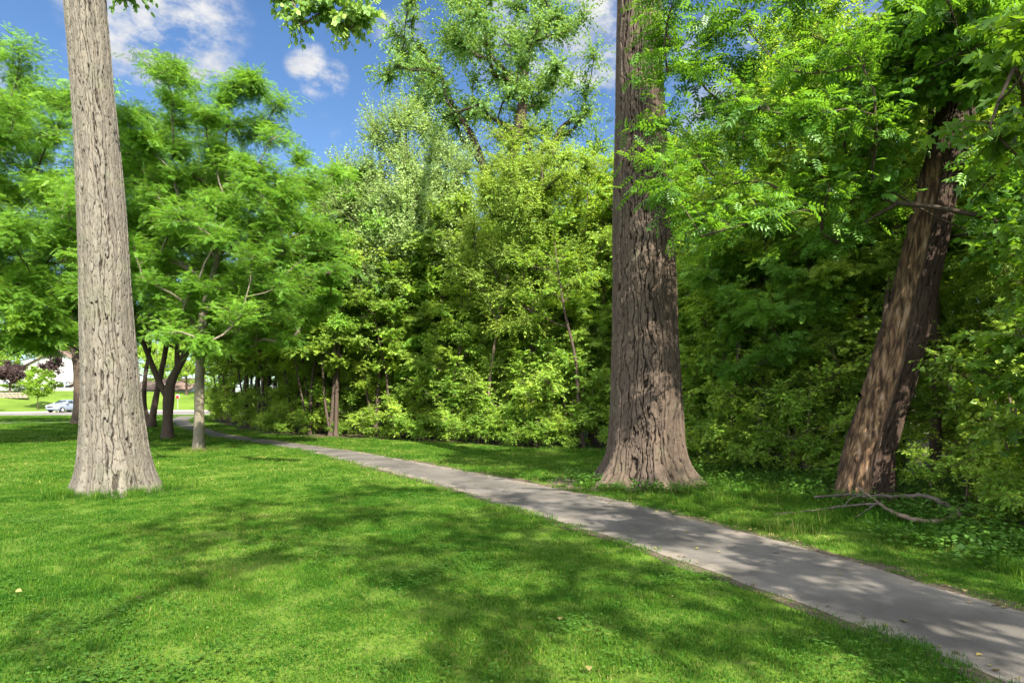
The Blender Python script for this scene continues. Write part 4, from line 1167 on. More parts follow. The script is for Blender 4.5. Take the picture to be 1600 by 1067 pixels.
lawn_tree('maple_sapling', 'small round bright green tree on the sloping lawn, left of the parked car', -62.8, 80.5, 1.5, 1.9, 5.8, 34, 0.75, 'ovate', 'broad', 0.22, 72, twigs=26)
lawn_tree('plum_tree', 'purple leaved tree in front of the white house, far left', -73.5, 89.0, 1.5, 2.6, 4.3, 34, 1.0, 'ovate', 'purple', 0.26, 73, tr=0.12, twigs=30)
lawn_tree('plum_tree', 'purple leaved tree against the gable of the white house', -72.0, 95.0, 1.8, 1.8, 6.6, 28, 0.9, 'ovate', 'purple', 0.26, 74, tr=0.12, twigs=28)
lawn_tree('garden_shrub', 'rounded green shrub below the windows of the white house', -74.5, 99.0, 0.15, 1.4, 1.9, 16, 0.5, 'ovate', 'yellow', 0.16, 75, tr=0.04, cat='shrub')
lawn_tree('garden_shrub', 'reddish twiggy shrub at the right of the white house windows', -71.5, 99.5, 0.15, 1.1, 1.7, 14, 0.45, 'ovate', 'purple', 0.15, 76, tr=0.04, cat='shrub')
lawn_tree('street_tree', 'pale green tree at the left border in front of the purple leaved tree', -66.0, 74.0, 1.8, 2.6, 6.8, 28, 1.0, 'ovate', 'poplar', 0.24, 77, tr=0.12)
hd = lawn_tree('hedge_plant', 'long dark low hedge below the left wing of the white house', -75.5, 93.0, 0.1, 1.6, 1.4, 20, 0.5, 'ovate', 'shade', 0.15, 78, tr=0.04, cat='shrub')
hd.scale = (2.6, 1.0, 0.9)
bt = lawn_tree('backdrop_tree', 'green tree rising behind the roof of the white house', -70, 128, 3, 5.5, 13, 50, 1.7, 'ovate', 'broad', 0.34, 79, tr=0.3, group='trees behind the houses')
k = 0
for (x, y, s, lab) in [(-88, 120, 1.1, 'green tree behind the left wing of the white house'), (-104, 122, 1.2, 'green tree beyond the left border of the photo'), (-52, 124, 1.25, 'tall green tree between the two far houses'),
                       (-40, 118, 1.0, 'green tree behind the grey house left part'), (-33, 126, 1.2, 'green tree behind the grey house'), (-25, 112, 1.1, 'green tree right of the grey house'),
                       (-38, 72, 0.62, 'green tree on the far verge before the road'), (-60, 138, 1.3, 'large green tree far behind the white house'), (-44, 140, 1.3, 'large green tree far behind the far houses gap'),
                       (-15, 110, 1.2, 'green tree past the end of the road'), (-82, 140, 1.4, 'large green tree at the back left'), (-96, 135, 1.6, 'broad green tree rising behind the purple leaved tree'), (-112, 138, 1.6, 'broad green tree at the far left skyline'),
                       (-72, 142, 1.6, 'broad green tree above the white gable'), (-53, 99, 0.62, 'round green tree in front of the blue grey house'), (-58.5, 100, 0.6, 'green tree hiding the left end of the blue grey house'), (-47, 96, 0.55, 'low green tree past the red sign post'), (-36.5, 100, 0.8, 'green tree beside the red sign'), (-28, 88, 0.8, 'round green tree near the red sign')]:
    if k == 6:
        k += 1
        continue
    dup(bt, (x, y, float(ground_z(x, y))), far_rng.uniform(0, 6.28), s, lab, 'trees behind the houses')
    k += 1

# house materials
M_WHITE = plain_mat('white_siding', (0.62, 0.61, 0.58), 0.7, 0.25, var=0.04)
M_ROOF = plain_mat('brown_shingles', (0.115, 0.080, 0.064), 0.9, 0.15, var=0.2, scale=20)
M_GLASS = plain_mat('dark_window_glass', (0.035, 0.045, 0.055), 0.08, 0.6, var=0.2)
M_FRAME = plain_mat('white_window_frame', (0.72, 0.72, 0.70), 0.5)
M_GREY = plain_mat('blue_grey_siding', (0.26, 0.285, 0.32), 0.7, 0.25, var=0.05)
M_DOORW = plain_mat('painted_door', (0.66, 0.66, 0.64), 0.5)
M_STONE = plain_mat('tan_stone_blocks', (0.22, 0.175, 0.13), 0.9, 0.2, var=0.4, scale=9)


def windows(parent, x0, x1, z0, z1, y, n=2):
    """a framed window of n panes on a wall facing -y at depth y"""
    fr = Geo()
    wv = (x1 - x0) / n
    for i in range(n + 1):
        xx = x0 + i * wv
        fr.box(xx - 0.07, xx + 0.07, y - 0.09, y - 0.003, z0, z1)
    for i in range(n):
        fr.box(x0 + i * wv + 0.07, x0 + (i + 1) * wv - 0.07, y - 0.088, y - 0.003, z0 - 0.02, z0 + 0.10)
        fr.box(x0 + i * wv + 0.07, x0 + (i + 1) * wv - 0.07, y - 0.088, y - 0.003, z1 - 0.10, z1 + 0.02)
        fr.box(x0 + i * wv + 0.07, x0 + (i + 1) * wv - 0.07, y - 0.07, y - 0.004, (z0 + z1) / 2 - 0.03, (z0 + z1) / 2 + 0.03)
    wo = fr.build('window', M_FRAME, parent)
    gl = Geo()
    gl.box(x0 + 0.05, x1 - 0.05, y - 0.045, y - 0.006, z0 + 0.05, z1 - 0.05)
    gl.build('pane', M_GLASS, wo)
    return wo


def gable_block(parent, x0, x1, y0, y1, zw, zr, wall_m, roof_m, ov=0.45, along_y=True):
    """walls with a gable; ridge runs along y (gable faces the camera) or along x"""
    g = Geo()
    if along_y:
        xm = (x0 + x1) / 2
        sec = [(x0, -0.6), (x1, -0.6), (x1, zw), (xm, zr), (x0, zw)]
        v = [(x, y0, z) for x, z in sec] + [(x, y1, z) for x, z in sec]
    else:
        ym = (y0 + y1) / 2
        sec = [(y0, -0.6), (y1, -0.6), (y1, zw), (ym, zr), (y0, zw)]
        v = [(x0, y, z) for y, z in sec] + [(x1, y, z) for y, z in sec]
    f = [(0, 1, 2, 3, 4), (9, 8, 7, 6, 5)] + [(i, 5 + i, 5 + (i + 1) % 5, (i + 1) % 5) for i in range(5) if i not in (2, 3)]
    g.add(v, f)
    g.build('wall', wall_m, parent)
    r = Geo()
    t = 0.16
    for s in (-1, 1):
        if along_y:
            xm, hw = (x0 + x1) / 2, (x1 - x0) / 2
            sl = (zr - zw) / hw
            xa, xb = xm, xm + s * (hw + ov)
            za, zb = zr + 0.02, zw - sl * ov + 0.02
            v = [(xa, y0 - ov, za), (xb, y0 - ov, zb), (xb, y1 + ov, zb), (xa, y1 + ov, za)]
        else:
            ym, hw = (y0 + y1) / 2, (y1 - y0) / 2
            sl = (zr - zw) / hw
            ya, yb = ym, ym + s * (hw + ov)
            za, zb = zr + 0.02, zw - sl * ov + 0.02
            v = [(x0 - ov, ya, za), (x0 - ov, yb, zb), (x1 + ov, yb, zb), (x1 + ov, ya, za)]
        v = v + [(a, b, c + t) for a, b, c in v]
        r.add(v, np.array([(0, 3, 2, 1), (4, 5, 6, 7), (0, 1, 5, 4), (1, 2, 6, 5), (2, 3, 7, 6), (3, 0, 4, 7)]))
    return r.build('roof', roof_m, parent)


hz = float(ground_z(-74, 105))
h1 = empty('house', (-81.7, 106, hz), 'white two storey house with a brown gable roof up the sloping lawn', 'house')
rf = gable_block(h1, -7.6 + 4, 7.2 + 4, -2, 9, 3.3, 7.0, M_WHITE, M_ROOF)
gable_block(h1, -14.5, -3.65, -1.2, 8, 2.5, 4.6, M_WHITE, M_ROOF, along_y=False)
windows(h1, 4.2, 6.2, 0.5, 1.8, -2.0, 2)
windows(h1, 1.2, 2.6, 3.5, 4.8, -2.0, 1)
windows(h1, -6.2, -5.0, 0.8, 2.0, -1.2, 1)
gd = Geo()
gd.box(-13.2, -10.2, -1.27, -1.205, 0.0, 2.1)
for i in range(4):
    gd.box(-13.1, -10.3, -1.29, -1.272, 0.1 + i * 0.5, 0.52 + i * 0.5)
gd.build('garage_door', M_DOORW, h1)
ch = Geo()
ch.box(2.4, 3.3, 3, 4, 6.6, 8.1)
ch.build('chimney', plain_mat('brick', (0.30, 0.17, 0.12), 0.9, var=0.25, scale=14), rf)

h2z = float(ground_z(-57, 106))
h2 = empty('house', (-60.5, 104, 0.7), 'blue grey house with a white garage door, right of the lone pale trunk', 'house')
gable_block(h2, -4, 5.2, 0, 8, 2.7, 4.6, M_GREY, M_ROOF, along_y=False)
windows(h2, -2.8, -1.2, 0.9, 2.1, 0, 2)
gd = Geo()
gd.box(1.4, 4.2, -0.07, -0.005, -0.3, 2.1)
for i in range(4):
    gd.box(1.5, 4.1, -0.09, -0.072, -0.2 + i * 0.55, 0.28 + i * 0.55)
gd.build('garage_door', M_DOORW, h2)

# low stone wall
sw = Geo()
srg = np.random.RandomState(5)
for row in range(3):
    x = -3.2 + row * 0.13
    while x < 2.3:
        wd = srg.uniform(0.45, 0.8)
        sw.box(x, x + wd - 0.03, -0.2 + srg.uniform(-0.03, 0.03), 0.2, row * 0.27 - 0.25, row * 0.27 + 0.0)
        x += wd
swo = sw.build('stone_wall', M_STONE)
swo.location = (-71.0, 85.6, float(ground_z(-71, 85.6)) + 0.25)
tag(swo, 'low tan stone retaining wall on the sloping lawn at the left border', 'wall')

# red sign on a post
sg = empty('road_sign', (-47.6, 86.6, float(ground_z(-47.6, 86.6))), 'small red eight sided sign on a thin post across the road', 'sign')
v, f = tube(np.array([(0, 0, -0.1), (0, 0, 2.35)]), 0.035, 8)
Geo().add(v, f).build('post', plain_mat('galvanised_post', (0.35, 0.35, 0.34), 0.5, metal=0.6), sg)
def octo(r, y0, y1):
    a = np.arange(8) * math.pi / 4 + math.pi / 8
    v = [(r * math.cos(t), y0, 2.0 + r * math.sin(t)) for t in a] + [(r * math.cos(t), y1, 2.0 + r * math.sin(t)) for t in a]
    return v, [tuple(range(8))[::-1], tuple(range(8, 16))] + [(i, (i + 1) % 8, 8 + (i + 1) % 8, 8 + i) for i in range(8)]
v, f = octo(0.31, -0.05, -0.038)
pl = Geo().add(v, f).build('sign_plate', plain_mat('white_sign_rim', (0.75, 0.75, 0.75), 0.4), sg)
v, f = octo(0.28, -0.056, -0.052)
Geo().add(v, f).build('sign_face', plain_mat('red_sign_face', (0.60, 0.02, 0.015), 0.4, var=0.03), pl)

# ------------------------------------------------------------------ parked car (small crossover)
M_PAINT = plain_mat('silver_blue_car_paint', (0.19, 0.225, 0.275), 0.25, 0.5, metal=0.25, var=0.02, coat=0.6)
M_BLACK = plain_mat('black_trim', (0.018, 0.018, 0.02), 0.5)
M_TYRE = plain_mat('tyre_rubber', (0.025, 0.025, 0.026), 0.85)
M_RIM = plain_mat('alloy_rim', (0.55, 0.56, 0.58), 0.3, metal=0.8)
M_LAMP = plain_mat('clear_headlamp', (0.75, 0.78, 0.80), 0.1, 0.6)
car = empty('parked_car', (-57.0, 77.6, float(ground_z(-57.0, 77.6)) + 0.012), 'silver blue crossover car parked at the far kerb, front end towards the lawn', 'car', rz=R(-100))


def loft(sections, closed=True):
    n = len(sections[0])
    v = [p for s in sections for p in s]
    f = []
    for i in range(len(sections) - 1):
        for j in range(n):
            a, b = i * n + j, i * n + (j + 1) % n
            f.append((a, b, b + n, a + n))
    f.append(tuple(range(n))[::-1])
    f.append(tuple(range((len(sections) - 1) * n, len(sections) * n)))
    return v, f


def ring(x, w0, w1, z0, z1, rz=0.12):
    """rounded cross section at x: half width w0 at the bottom, w1 at the top"""
    pts = [(-w0 * 0.9, z0), (-w0, z0 + rz), (-(w0 * 0.55 + w1 * 0.45), (z0 + z1) / 2), (-w1, z1 - rz), (-w1 + rz, z1)]
    pts = pts + [(-a, b) for a, b in pts[::-1]]
    return [(x, a, b) for a, b in pts]


body = [(2.12, 0.62, 0.58, 0.38, 0.72), (2.05, 0.78, 0.70, 0.28, 0.86), (1.8, 0.87, 0.80, 0.24, 0.98), (1.2, 0.89, 0.83, 0.24, 1.08), (0.8, 0.89, 0.84, 0.24, 1.12), (0.0, 0.89, 0.85, 0.24, 1.13), (-1.0, 0.89, 0.85, 0.24, 1.15),
        (-1.7, 0.89, 0.83, 0.26, 1.16), (-2.0, 0.84, 0.78, 0.32, 1.12), (-2.12, 0.72, 0.66, 0.42, 0.98)]
v, f = loft([ring(*b) for b in body])
bo = Geo().add(v, f).build('body', M_PAINT, car, smooth=True)
cab = [(0.95, 0.76, 0.74, 1.08, 1.13, 0.02), (0.35, 0.80, 0.64, 1.08, 1.50, 0.08), (-0.2, 0.80, 0.62, 1.08, 1.60, 0.09), (-1.0, 0.80, 0.62, 1.08, 1.58, 0.09), (-1.6, 0.78, 0.62, 1.08, 1.45, 0.08), (-1.95, 0.76, 0.70, 1.08, 1.16, 0.03)]
v, f = loft([ring(*b) for b in cab])
Geo().add(v, f).build('cabin', M_PAINT, car, smooth=True)


def quad_plate(name, pts, mat, parent, t=0.02):
    p = np.array(pts, float)
    n = norm(np.cross(p[1] - p[0], p[2] - p[0]))
    v = np.concatenate([p + n * 0.004, p + n * (0.004 + t)])
    k = len(p)
    f = [tuple(range(k))[::-1], tuple(range(k, 2 * k))] + [(i, (i + 1) % k, k + (i + 1) % k, k + i) for i in range(k)]
    return Geo().add(v, f).build(name, mat, parent)


quad_plate('windscreen', [(0.93, -0.70, 1.14), (0.93, 0.70, 1.14), (0.36, 0.58, 1.50), (0.36, -0.58, 1.50)], M_GLASS, car)
for s in (-1, 1):
    side = [(0.62, s * 0.80, 1.16), (0.28, s * 0.70, 1.44), (-0.3, s * 0.68, 1.52), (-0.34, s * 0.81, 1.16)]
    quad_plate('side_window', side if s > 0 else side[::-1], M_GLASS, car)
    side = [(-0.42, s * 0.81, 1.16), (-0.40, s * 0.68, 1.52), (-1.1, s * 0.68, 1.49), (-1.6, s * 0.76, 1.18)]
    quad_plate('side_window', side if s > 0 else side[::-1], M_GLASS, car)
    gl = Geo(); gl.box(1.95, 2.075, min(s * 0.42, s * 0.74), max(s * 0.42, s * 0.74), 0.74, 0.86); gl.build('headlight', M_LAMP, car)
    gl = Geo(); gl.box(0.55, 0.75, min(s * 0.86, s * 1.04), max(s * 0.86, s * 1.04), 1.10, 1.22); gl.build('mirror', M_PAINT, car)
gl = Geo(); gl.box(2.02, 2.128, -0.42, 0.42, 0.60, 0.76); gl.build('grille', M_BLACK, car)
gl = Geo(); gl.box(2.0, 2.11, -0.6, 0.6, 0.30, 0.46); gl.build('bumper_intake', M_BLACK, car)
for sx in (1.30, -1.32):
    for s in (-1, 1):
        th = np.linspace(0, 2 * np.pi, 24, endpoint=False)
        prof = [(0.20, 0.0), (0.33, 0.0), (0.345, 0.03), (0.345, 0.19), (0.33, 0.22), (0.20, 0.22)]
        v = np.array([(r * math.cos(t), s * (0.70 + d), 0.345 + r * math.sin(t)) for r, d in prof for t in th])
        kk = np.arange(24)
        fl = np.concatenate([np.stack([i * 24 + kk, i * 24 + (kk + 1) % 24, ((i + 1) % 6) * 24 + (kk + 1) % 24, ((i + 1) % 6) * 24 + kk], -1) for i in range(6)])
        wo = empty('wheel', (sx, 0, 0), None, None)
        wo.parent = car
        Geo().add(v, fl).build('tyre', M_TYRE, wo, smooth=True)
        rg_ = Geo()
        v = [(0.2 * math.cos(t), s * 0.90, 0.345 + 0.2 * math.sin(t)) for t in th] + [(0.2 * math.cos(t), s * 0.86, 0.345 + 0.2 * math.sin(t)) for t in th]
        rg_.add(v, [tuple(range(24)), tuple(range(24, 48))[::-1]] + [(i, (i + 1) % 24, 24 + (i + 1) % 24, 24 + i) for i in range(24)])
        for a in range(5):
            c, s_ = math.cos(a * 1.2566), math.sin(a * 1.2566)
            q = [(-0.03, 0.04), (0.03, 0.04), (0.025, 0.19), (-0.025, 0.19)]
            v = [(x * c - z * s_, s * yy, 0.345 + x * s_ + z * c) for yy in (0.903, 0.925) for x, z in q]
            rg_.add(v, [(0, 1, 2, 3), (7, 6, 5, 4), (0, 4, 5, 1), (1, 5, 6, 2), (2, 6, 7, 3), (3, 7, 4, 0)])
        rg_.build('rim', M_RIM, wo)

# ------------------------------------------------------------------ grass: clumps set out over the lawn
def grass_material():
    m, k = material('grass_blades')
    pos = k.n('ShaderNodeNewGeometry').outputs['Position']
    att = k.n('ShaderNodeAttribute', attribute_name='tint').outputs['Fac']
    n1 = k.noise(pos, 0.45, 4, 0.6)
    n2 = k.noise(pos, 2.6, 3, 0.6)
    f = k.math('ADD', k.math('MULTIPLY', att, 0.55), k.math('ADD', k.math('ADD', k.math('MULTIPLY', n1, 1.1), -0.28), k.math('MULTIPLY', k.math('SUBTRACT', n2, 0.5), 0.8)))
    col = k.ramp(f, [(0.18, (0.012, 0.054, 0.004)), (0.50, (0.036, 0.103, 0.008)), (0.85, (0.090, 0.155, 0.015)), (1.0, (0.27, 0.24, 0.09))])
    p = k.n('ShaderNodeBsdfPrincipled', {'Base Color': col, 'Roughness': 0.6, 'Specular IOR Level': 0.08})
    tr = k.n('ShaderNodeBsdfTranslucent', {'Color': k.mix(1.0, col, (1.9, 1.8, 1.0, 1), 'MULTIPLY')})
    mx = k.n('ShaderNodeMixShader', {0: 0.35, 1: p.outputs[0], 2: tr.outputs[0]})
    k.link(mx.outputs[0], k.n('ShaderNodeOutputMaterial').inputs[0])
    return m


M_GRASS = grass_material()


def grass_clump(name, n, rad, h, wd, seed, bend=0.5):
    rg = np.random.RandomState(seed)
    a = rg.uniform(0, 2 * np.pi, n)
    r = rad * np.sqrt(rg.rand(n))
    base = np.stack([r * np.cos(a), r * np.sin(a), np.full(n, -0.005)], -1)
    yaw = rg.uniform(0, 2 * np.pi, n)
    d = np.stack([np.cos(yaw), np.sin(yaw), np.zeros(n)], -1)
    sd = np.stack([-np.sin(yaw), np.cos(yaw), np.zeros(n)], -1)
    hh = h * rg.uniform(0.55, 1.2, n)
    lean = np.abs(rg.normal(size=n)) * bend + 0.12
    ww = wd * rg.uniform(0.7, 1.2, n)
    rows = []
    for t, wt in ((0, 1.0), (0.4, 0.9), (0.75, 0.6)):
        c = base + d * (hh * lean * t ** 1.6)[:, None] + np.array([0, 0, 1]) * (hh * (t - 0.25 * lean * t * t))[:, None]
        rows += [c - sd * (ww * wt / 2)[:, None], c + sd * (ww * wt / 2)[:, None]]
    tip = base + d * (hh * lean)[:, None] + np.array([0, 0, 1]) * (hh * (1 - 0.28 * lean))[:, None]
    V = np.stack(rows + [tip], 1)
    b = (np.arange(n) * 7)[:, None]
    q = np.concatenate([b + np.array([0, 1, 3, 2]), b + np.array([2, 3, 5, 4])], 0)
    tri = b + np.array([4, 5, 6])
    tt = np.repeat(np.clip(rg.normal(0.45, 0.30, n) + (rg.rand(n) < 0.025) * 0.5, 0, 1.2), 7)
    g = Geo().add(V.reshape(-1, 3), q, {'tint': tt})
    g.loops.append(tri.reshape(-1).astype(np.int32)); g.tot.append(np.full(n, 3, np.int32)); g.mi.append(np.zeros(n, np.int32))
    return g.build(name, M_GRASS, link=False)


def scatter(name, pts, rot, scl, sources, label, cat):
    """one object: a point mesh whose geometry nodes set a clump on every point"""
    me = bpy.data.meshes.new(name)
    me.vertices.add(len(pts))
    me.vertices.foreach_set('co', np.asarray(pts, np.float32).reshape(-1))
    at = me.attributes.new('rot', 'FLOAT_VECTOR', 'POINT'); at.data.foreach_set('vector', np.asarray(rot, np.float32).reshape(-1))
    at = me.attributes.new('scl', 'FLOAT_VECTOR', 'POINT'); at.data.foreach_set('vector', np.asarray(scl, np.float32).reshape(-1))
    at = me.attributes.new('pick', 'INT', 'POINT'); at.data.foreach_set('value', (np.arange(len(pts)) % len(sources)).astype(np.int32))
    o = bpy.data.objects.new(name, me)
    COL.objects.link(o)
    ng = bpy.data.node_groups.new(name + '_nodes', 'GeometryNodeTree')
    ng.interface.new_socket('Geometry', in_out='INPUT', socket_type='NodeSocketGeometry')
    ng.interface.new_socket('Geometry', in_out='OUTPUT', socket_type='NodeSocketGeometry')
    N, L = ng.nodes, ng.links
    gi, go = N.new('NodeGroupInput'), N.new('NodeGroupOutput')
    jn = N.new('GeometryNodeJoinGeometry')
    for s in sources[::-1]:
        oi = N.new('GeometryNodeObjectInfo')
        oi.inputs['Object'].default_value = s
        oi.inputs['As Instance'].default_value = True
        L.new(oi.outputs['Geometry'], jn.inputs[0])
    ip = N.new('GeometryNodeInstanceOnPoints')
    L.new(gi.outputs[0], ip.inputs['Points'])
    L.new(jn.outputs[0], ip.inputs['Instance'])
    ip.inputs['Pick Instance'].default_value = True
    def attr(nm, typ):
        a = N.new('GeometryNodeInputNamedAttribute')
        a.data_type = typ
        a.inputs['Name'].default_value = nm
        return [s for s in a.outputs if s.enabled and s.name == 'Attribute'][0]
    L.new(attr('pick', 'INT'), ip.inputs['Instance Index'])
    e2r = N.new('FunctionNodeEulerToRotation')
    L.new(attr('rot', 'FLOAT_VECTOR'), e2r.inputs[0])
    L.new(e2r.outputs[0], ip.inputs['Rotation'])
    L.new(attr('scl', 'FLOAT_VECTOR'), ip.inputs['Scale'])
    L.new(ip.outputs[0], go.inputs[0])
    md = o.modifiers.new('scatter', 'NODES')
    md.node_group = ng
    return tag(o, label, cat, kind='stuff')


rng = np.random.RandomState(101)


def lawn_points(y0, y1, dens, margin, half=0.95):
    n = int((y1 - y0) * (half * (y0 + y1) + 2 * margin) * dens)
    y = np.sqrt(rng.uniform(y0 ** 2, y1 ** 2, n * 2)) if y0 > 1 else rng.uniform(y0, y1, n * 2)
    x = rng.uniform(-1, 1, n * 2) * (half * y + margin)
    return x[:n], y[:n]


def on_lawn(x, y, m=0.0):
    e = noise3(np.stack([x * 2.2, y * 2.2, np.zeros_like(x)], -1)) * 0.10
    e2 = noise3(np.stack([x * 0.8, y * 0.8, np.ones_like(x)], -1)) * 0.5
    e = e + noise3(np.stack([x * 0.9, y * 0.9, np.full_like(x, 4.7)], -1)) * 0.16 + noise3(np.stack([x * 7, y * 7, np.full_like(x, 1.7)], -1)) * 0.07
    left = x < xl(y) - 0.03 + e - m
    right = (x > xr(y) + 0.08 + e + m) & (x < xe(y) + 0.15 + e2)
    ok = left | right
    fade = noise3(np.stack([x * 2.5, y * 2.5, np.full_like(x, 6.1)], -1)) * 0.9
    ok &= np.hypot((x - 2.2) / 1.15, y - 11.2) > 1.15 + fade * 0.5
    ok &= np.hypot(x + 6.7, y - 10.25) > 0.66 + fade * 0.22
    for b, r in ((BASE1, 0.58), (BASE2, 0.95), (BASE3, 0.62)):
        ok &= np.hypot(x - b[0], y - b[1]) > r
    return ok


def spread(parts, hscale=1.0, rough=None):
    P, Rr, S = [], [], []
    for (y0, y1, dens, margin, sx) in parts:
        x, y = lawn_points(y0, y1, dens, margin)
        k = on_lawn(x, y)
        # grass by the far road and footpath branch is left out
        k &= ~((y > 33) & (x < -26.5) & (y < 48) & (np.abs(y - np.interp(x, [-52, -40, -32.5, -27.2], [35.7, 39.4, 42.5, 46.4])) < 1.3))
        k &= y < 58.5 + (x + 56) * 0.2
        x, y = x[k], y[k]
        hv = 0.8 + 0.8 * noise3(np.stack([x * 0.9, y * 0.9, np.full_like(x, 3.3)], -1)) + 0.35 * noise3(np.stack([x * 4, y * 4, np.full_like(x, 9.3)], -1))
        hv = np.clip(hv, 0.5, 1.5)
        edge = np.minimum(np.abs(x - xl(y)), np.abs(x - xr(y)))
        hv = hv * (1 + 0.25 * np.exp(-edge / 0.15))
        s = rng.uniform(0.85, 1.2, len(x)) * sx
        P.append(np.stack([x, y, np.zeros_like(x)], -1))
        Rr.append(np.stack([rng.normal(size=len(x)) * 0.06, rng.normal(size=len(x)) * 0.06, rng.uniform(0, 6.28, len(x))], -1))
        S.append(np.stack([s, s, hv * hscale * (0.6 + 0.4 * sx)], -1))
    return np.concatenate(P), np.concatenate(Rr), np.concatenate(S)


near = [grass_clump('grass_clump', 110, 0.13, 0.043, 0.0040, 200 + i) for i in range(4)]
P, Rr, S = spread([(1.6, 5.5, 95, 2.0, 1.0), (5.5, 11, 70, 2.0, 1.15)])
scatter('grass', P, Rr, S, near, 'short mown green lawn grass in the foreground', 'grass')
mid = [grass_clump('grass_clump_far', 60, 0.22, 0.065, 0.0085, 220 + i) for i in range(4)]
P, Rr, S = spread([(11, 22, 30, 3.0, 1.0), (22, 64, 9, 3.0, 1.7)])
scatter('grass', P, Rr, S, mid, 'short mown green lawn grass further away by the trees', 'grass')

# longer grass: along the wood side of the path, round the trunk feet
long_ = [grass_clump('grass_tuft', 34, 0.09, 0.17, 0.0055, 240 + i, 0.6) for i in range(3)]
x = rng.uniform(-4, 6.2, 9000); y = rng.uniform(3.5, 19, 9000)
k = (x > xr(y) + 0.22) & (x < xe(y) + 0.5) & (np.hypot(x - BASE2[0], y - BASE2[1]) > 0.95) & (np.hypot(x - BASE3[0], y - BASE3[1]) > 0.62)
nn = noise3(np.stack([x * 0.9, y * 0.9, np.full_like(x, 5.1)], -1)) + 0.9 * sstep(1.6, 0.0, xe(y) - x)
k &= nn > np.where(y > 10.5, 0.42, 0.05)
x, y = x[k], y[k]
for b, r, m in ((BASE1, 0.60, 260), (BASE2, 1.05, 200), ((-9.49, 18.41), 0.25, 60), ((-13.67, 24.14), 0.35, 50)):
    a = rng.uniform(0, 6.28, m)
    rr = r + np.abs(rng.normal(size=m)) * 0.2 + 0.10 * np.sin(a * 5 + b[0])
    x, y = np.concatenate([x, b[0] + rr * np.cos(a)]), np.concatenate([y, b[1] + rr * np.sin(a)])
s = rng.uniform(0.5, 1.1, len(x))
scatter('grass', np.stack([x, y, np.zeros_like(x)], -1), np.stack([0 * x, 0 * x, rng.uniform(0, 6.28, len(x))], -1), np.stack([s, s, s], -1), long_,
        'longer unmown grass tufts between path and wood and round the trunk feet', 'grass')

# ------------------------------------------------------------------ leafy ground cover under the wood's edge, leaf litter on the path
rng = np.random.RandomState(111)
gc = Geo()
n = 5200
y = rng.uniform(3.5, 16, n)
x = xe(y) + rng.uniform(-1.5, 2.6, n) * np.where(y < 11, 1, 0.5)
k = (x > xr(y) + 0.25) & (np.hypot(x - BASE3[0], y - BASE3[1]) > 0.55) & (np.hypot(x - BASE2[0], y - BASE2[1]) > 0.95)
k &= noise3(np.stack([x * 0.8, y * 0.8, np.full_like(x, 8.8)], -1)) + 0.5 * sstep(-1.2, 0.6, x - xe(y)) > 0.12
x, y = x[k], y[k]
a = rng.uniform(0, 6.28, 420); rr = 1.05 + np.abs(rng.normal(size=420)) * 0.35
x = np.concatenate([x, BASE2[0] + rr * np.cos(a)]); y = np.concatenate([y, BASE2[1] + rr * np.sin(a)])
kk = 9
h = rng.uniform(0.05, 0.26, len(x)) * (1 + 0.5 * sstep(0, 1.2, x - xe(y)))
cen = np.stack([x, y, h * 0], -1)
bigger = np.clip(0.85 + 1.2 * noise3(np.stack([x * 1.5, y * 1.5, 0 * x + 2.2], -1)), 0.5, 1.4)
Pl, Dl, Nl, Sl, Tl = [], [], [], [], []
for i in range(kk):
    a = rng.uniform(0, 6.28, len(x))
    t = rng.uniform(0.35, 1.0, len(x))
    D = np.stack([np.cos(a), np.sin(a), rng.uniform(-0.2, 0.5, len(x))], -1)
    Pl.append(cen + np.stack([np.cos(a) * 0.05, np.sin(a) * 0.05, h * t + 0.01], -1))
    Dl.append(D); Nl.append(np.array([0, 0, 1.0]) + rng.normal(size=D.shape) * 0.35)
    Sl.append(rng.uniform(0.025, 0.075, len(x)) * bigger); Tl.append(np.clip(rng.normal(0.5, 0.25, len(x)), 0, 1))
add_leaves(gc, np.concatenate(Pl), np.concatenate(Dl), np.concatenate(Nl), np.concatenate(Sl), 'round', np.concatenate(Tl), rng)
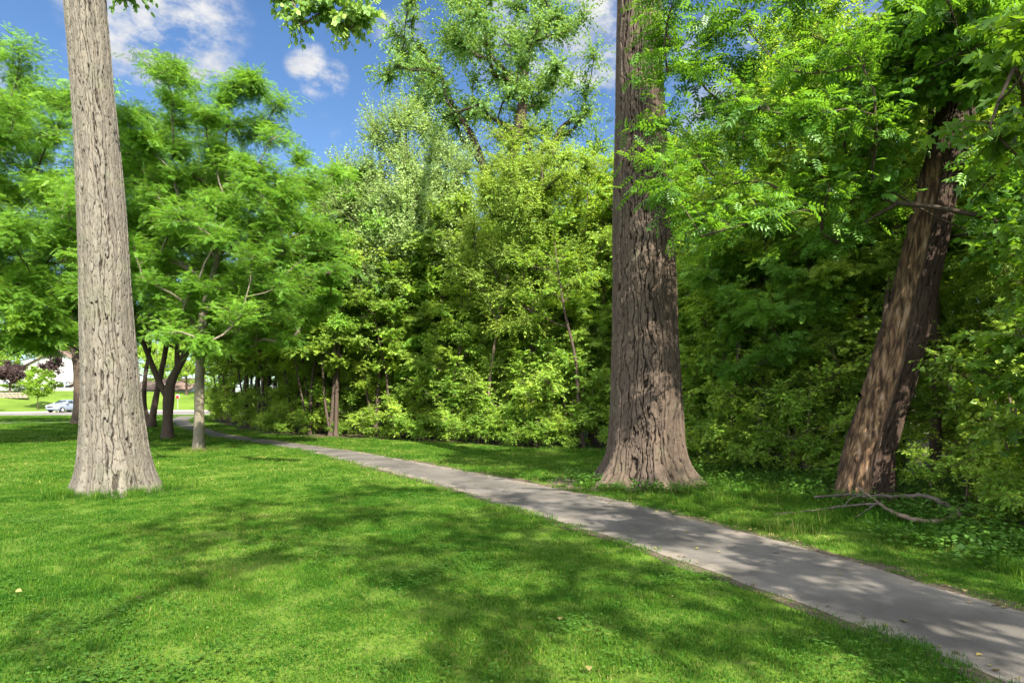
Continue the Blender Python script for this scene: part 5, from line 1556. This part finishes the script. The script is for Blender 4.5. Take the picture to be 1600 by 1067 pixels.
tag(gc.build('undergrowth', LEAF['cover']), 'low leafy weeds and seedlings carpeting the wood edge', 'undergrowth', kind='stuff')

cv = Geo()
Pc, Hc = [], []
for _ in range(26):
    py_ = rng.uniform(3.2, 9.5); px_ = rng.uniform(-0.95 * py_, xl(py_) - 0.3)
    m_ = rng.randint(60, 260)
    rad_ = rng.uniform(0.12, 0.45)
    Pc.append(np.array([px_, py_]) + rng.normal(size=(m_, 2)) * rad_)
Pc = np.concatenate(Pc)
Pc = Pc[Pc[:, 0] < xl(Pc[:, 1]) - 0.1]
n = len(Pc)
for q_ in range(3):
    a = rng.uniform(0, 0.4, n) + q_ * 2.094 + np.arange(n) * 0.7
    D = np.stack([np.cos(a), np.sin(a), np.full(n, 0.12)], -1)
    hgt = 0.028 + 0.02 * ((np.arange(n) * 0.618) % 1)
    add_leaves(cv, np.stack([Pc[:, 0], Pc[:, 1], hgt], -1), D, np.array([0, 0, 1.0]) + rng.normal(size=(n, 3)) * 0.2, rng.uniform(0.012, 0.021, n), 'round', np.clip(rng.normal(0.6, 0.2, n), 0, 1), rng)
tag(cv.build('clover_leaves', LEAF['cover']), 'small clover patches among the mown lawn grass', 'clover', kind='stuff')

lt = Geo()
n = 900
y = rng.uniform(3.2, 24, n)
side = rng.rand(n)
x = np.where(side < 0.65, xr(y) + rng.normal(size=n) * 0.14, np.where(side < 0.78, xl(y) + np.abs(rng.normal(size=n)) * 0.12, np.where(side < 0.84, rng.uniform(-8, 2, n), xl(y) + rng.rand(n) * (xr(y) - xl(y)))))
a = rng.uniform(0, 6.28, n)
D = np.stack([np.cos(a), np.sin(a), np.zeros(n)], -1)
add_leaves(lt, np.stack([x, y, np.where((x > xl(y)) & (x < xr(y)), 0.018, 0.05)], -1), D, np.array([0, 0, 1.0]) + rng.normal(size=(n, 3)) * 0.25, rng.uniform(0.012, 0.05, n) * np.where(rng.rand(n) < 0.06, 1.4, 1), 'round', rng.rand(n), rng)
tag(lt.build('fallen_leaves', LEAF['litter']), 'scattered yellowed fallen leaves along the edges of the path', 'leaves', kind='stuff')
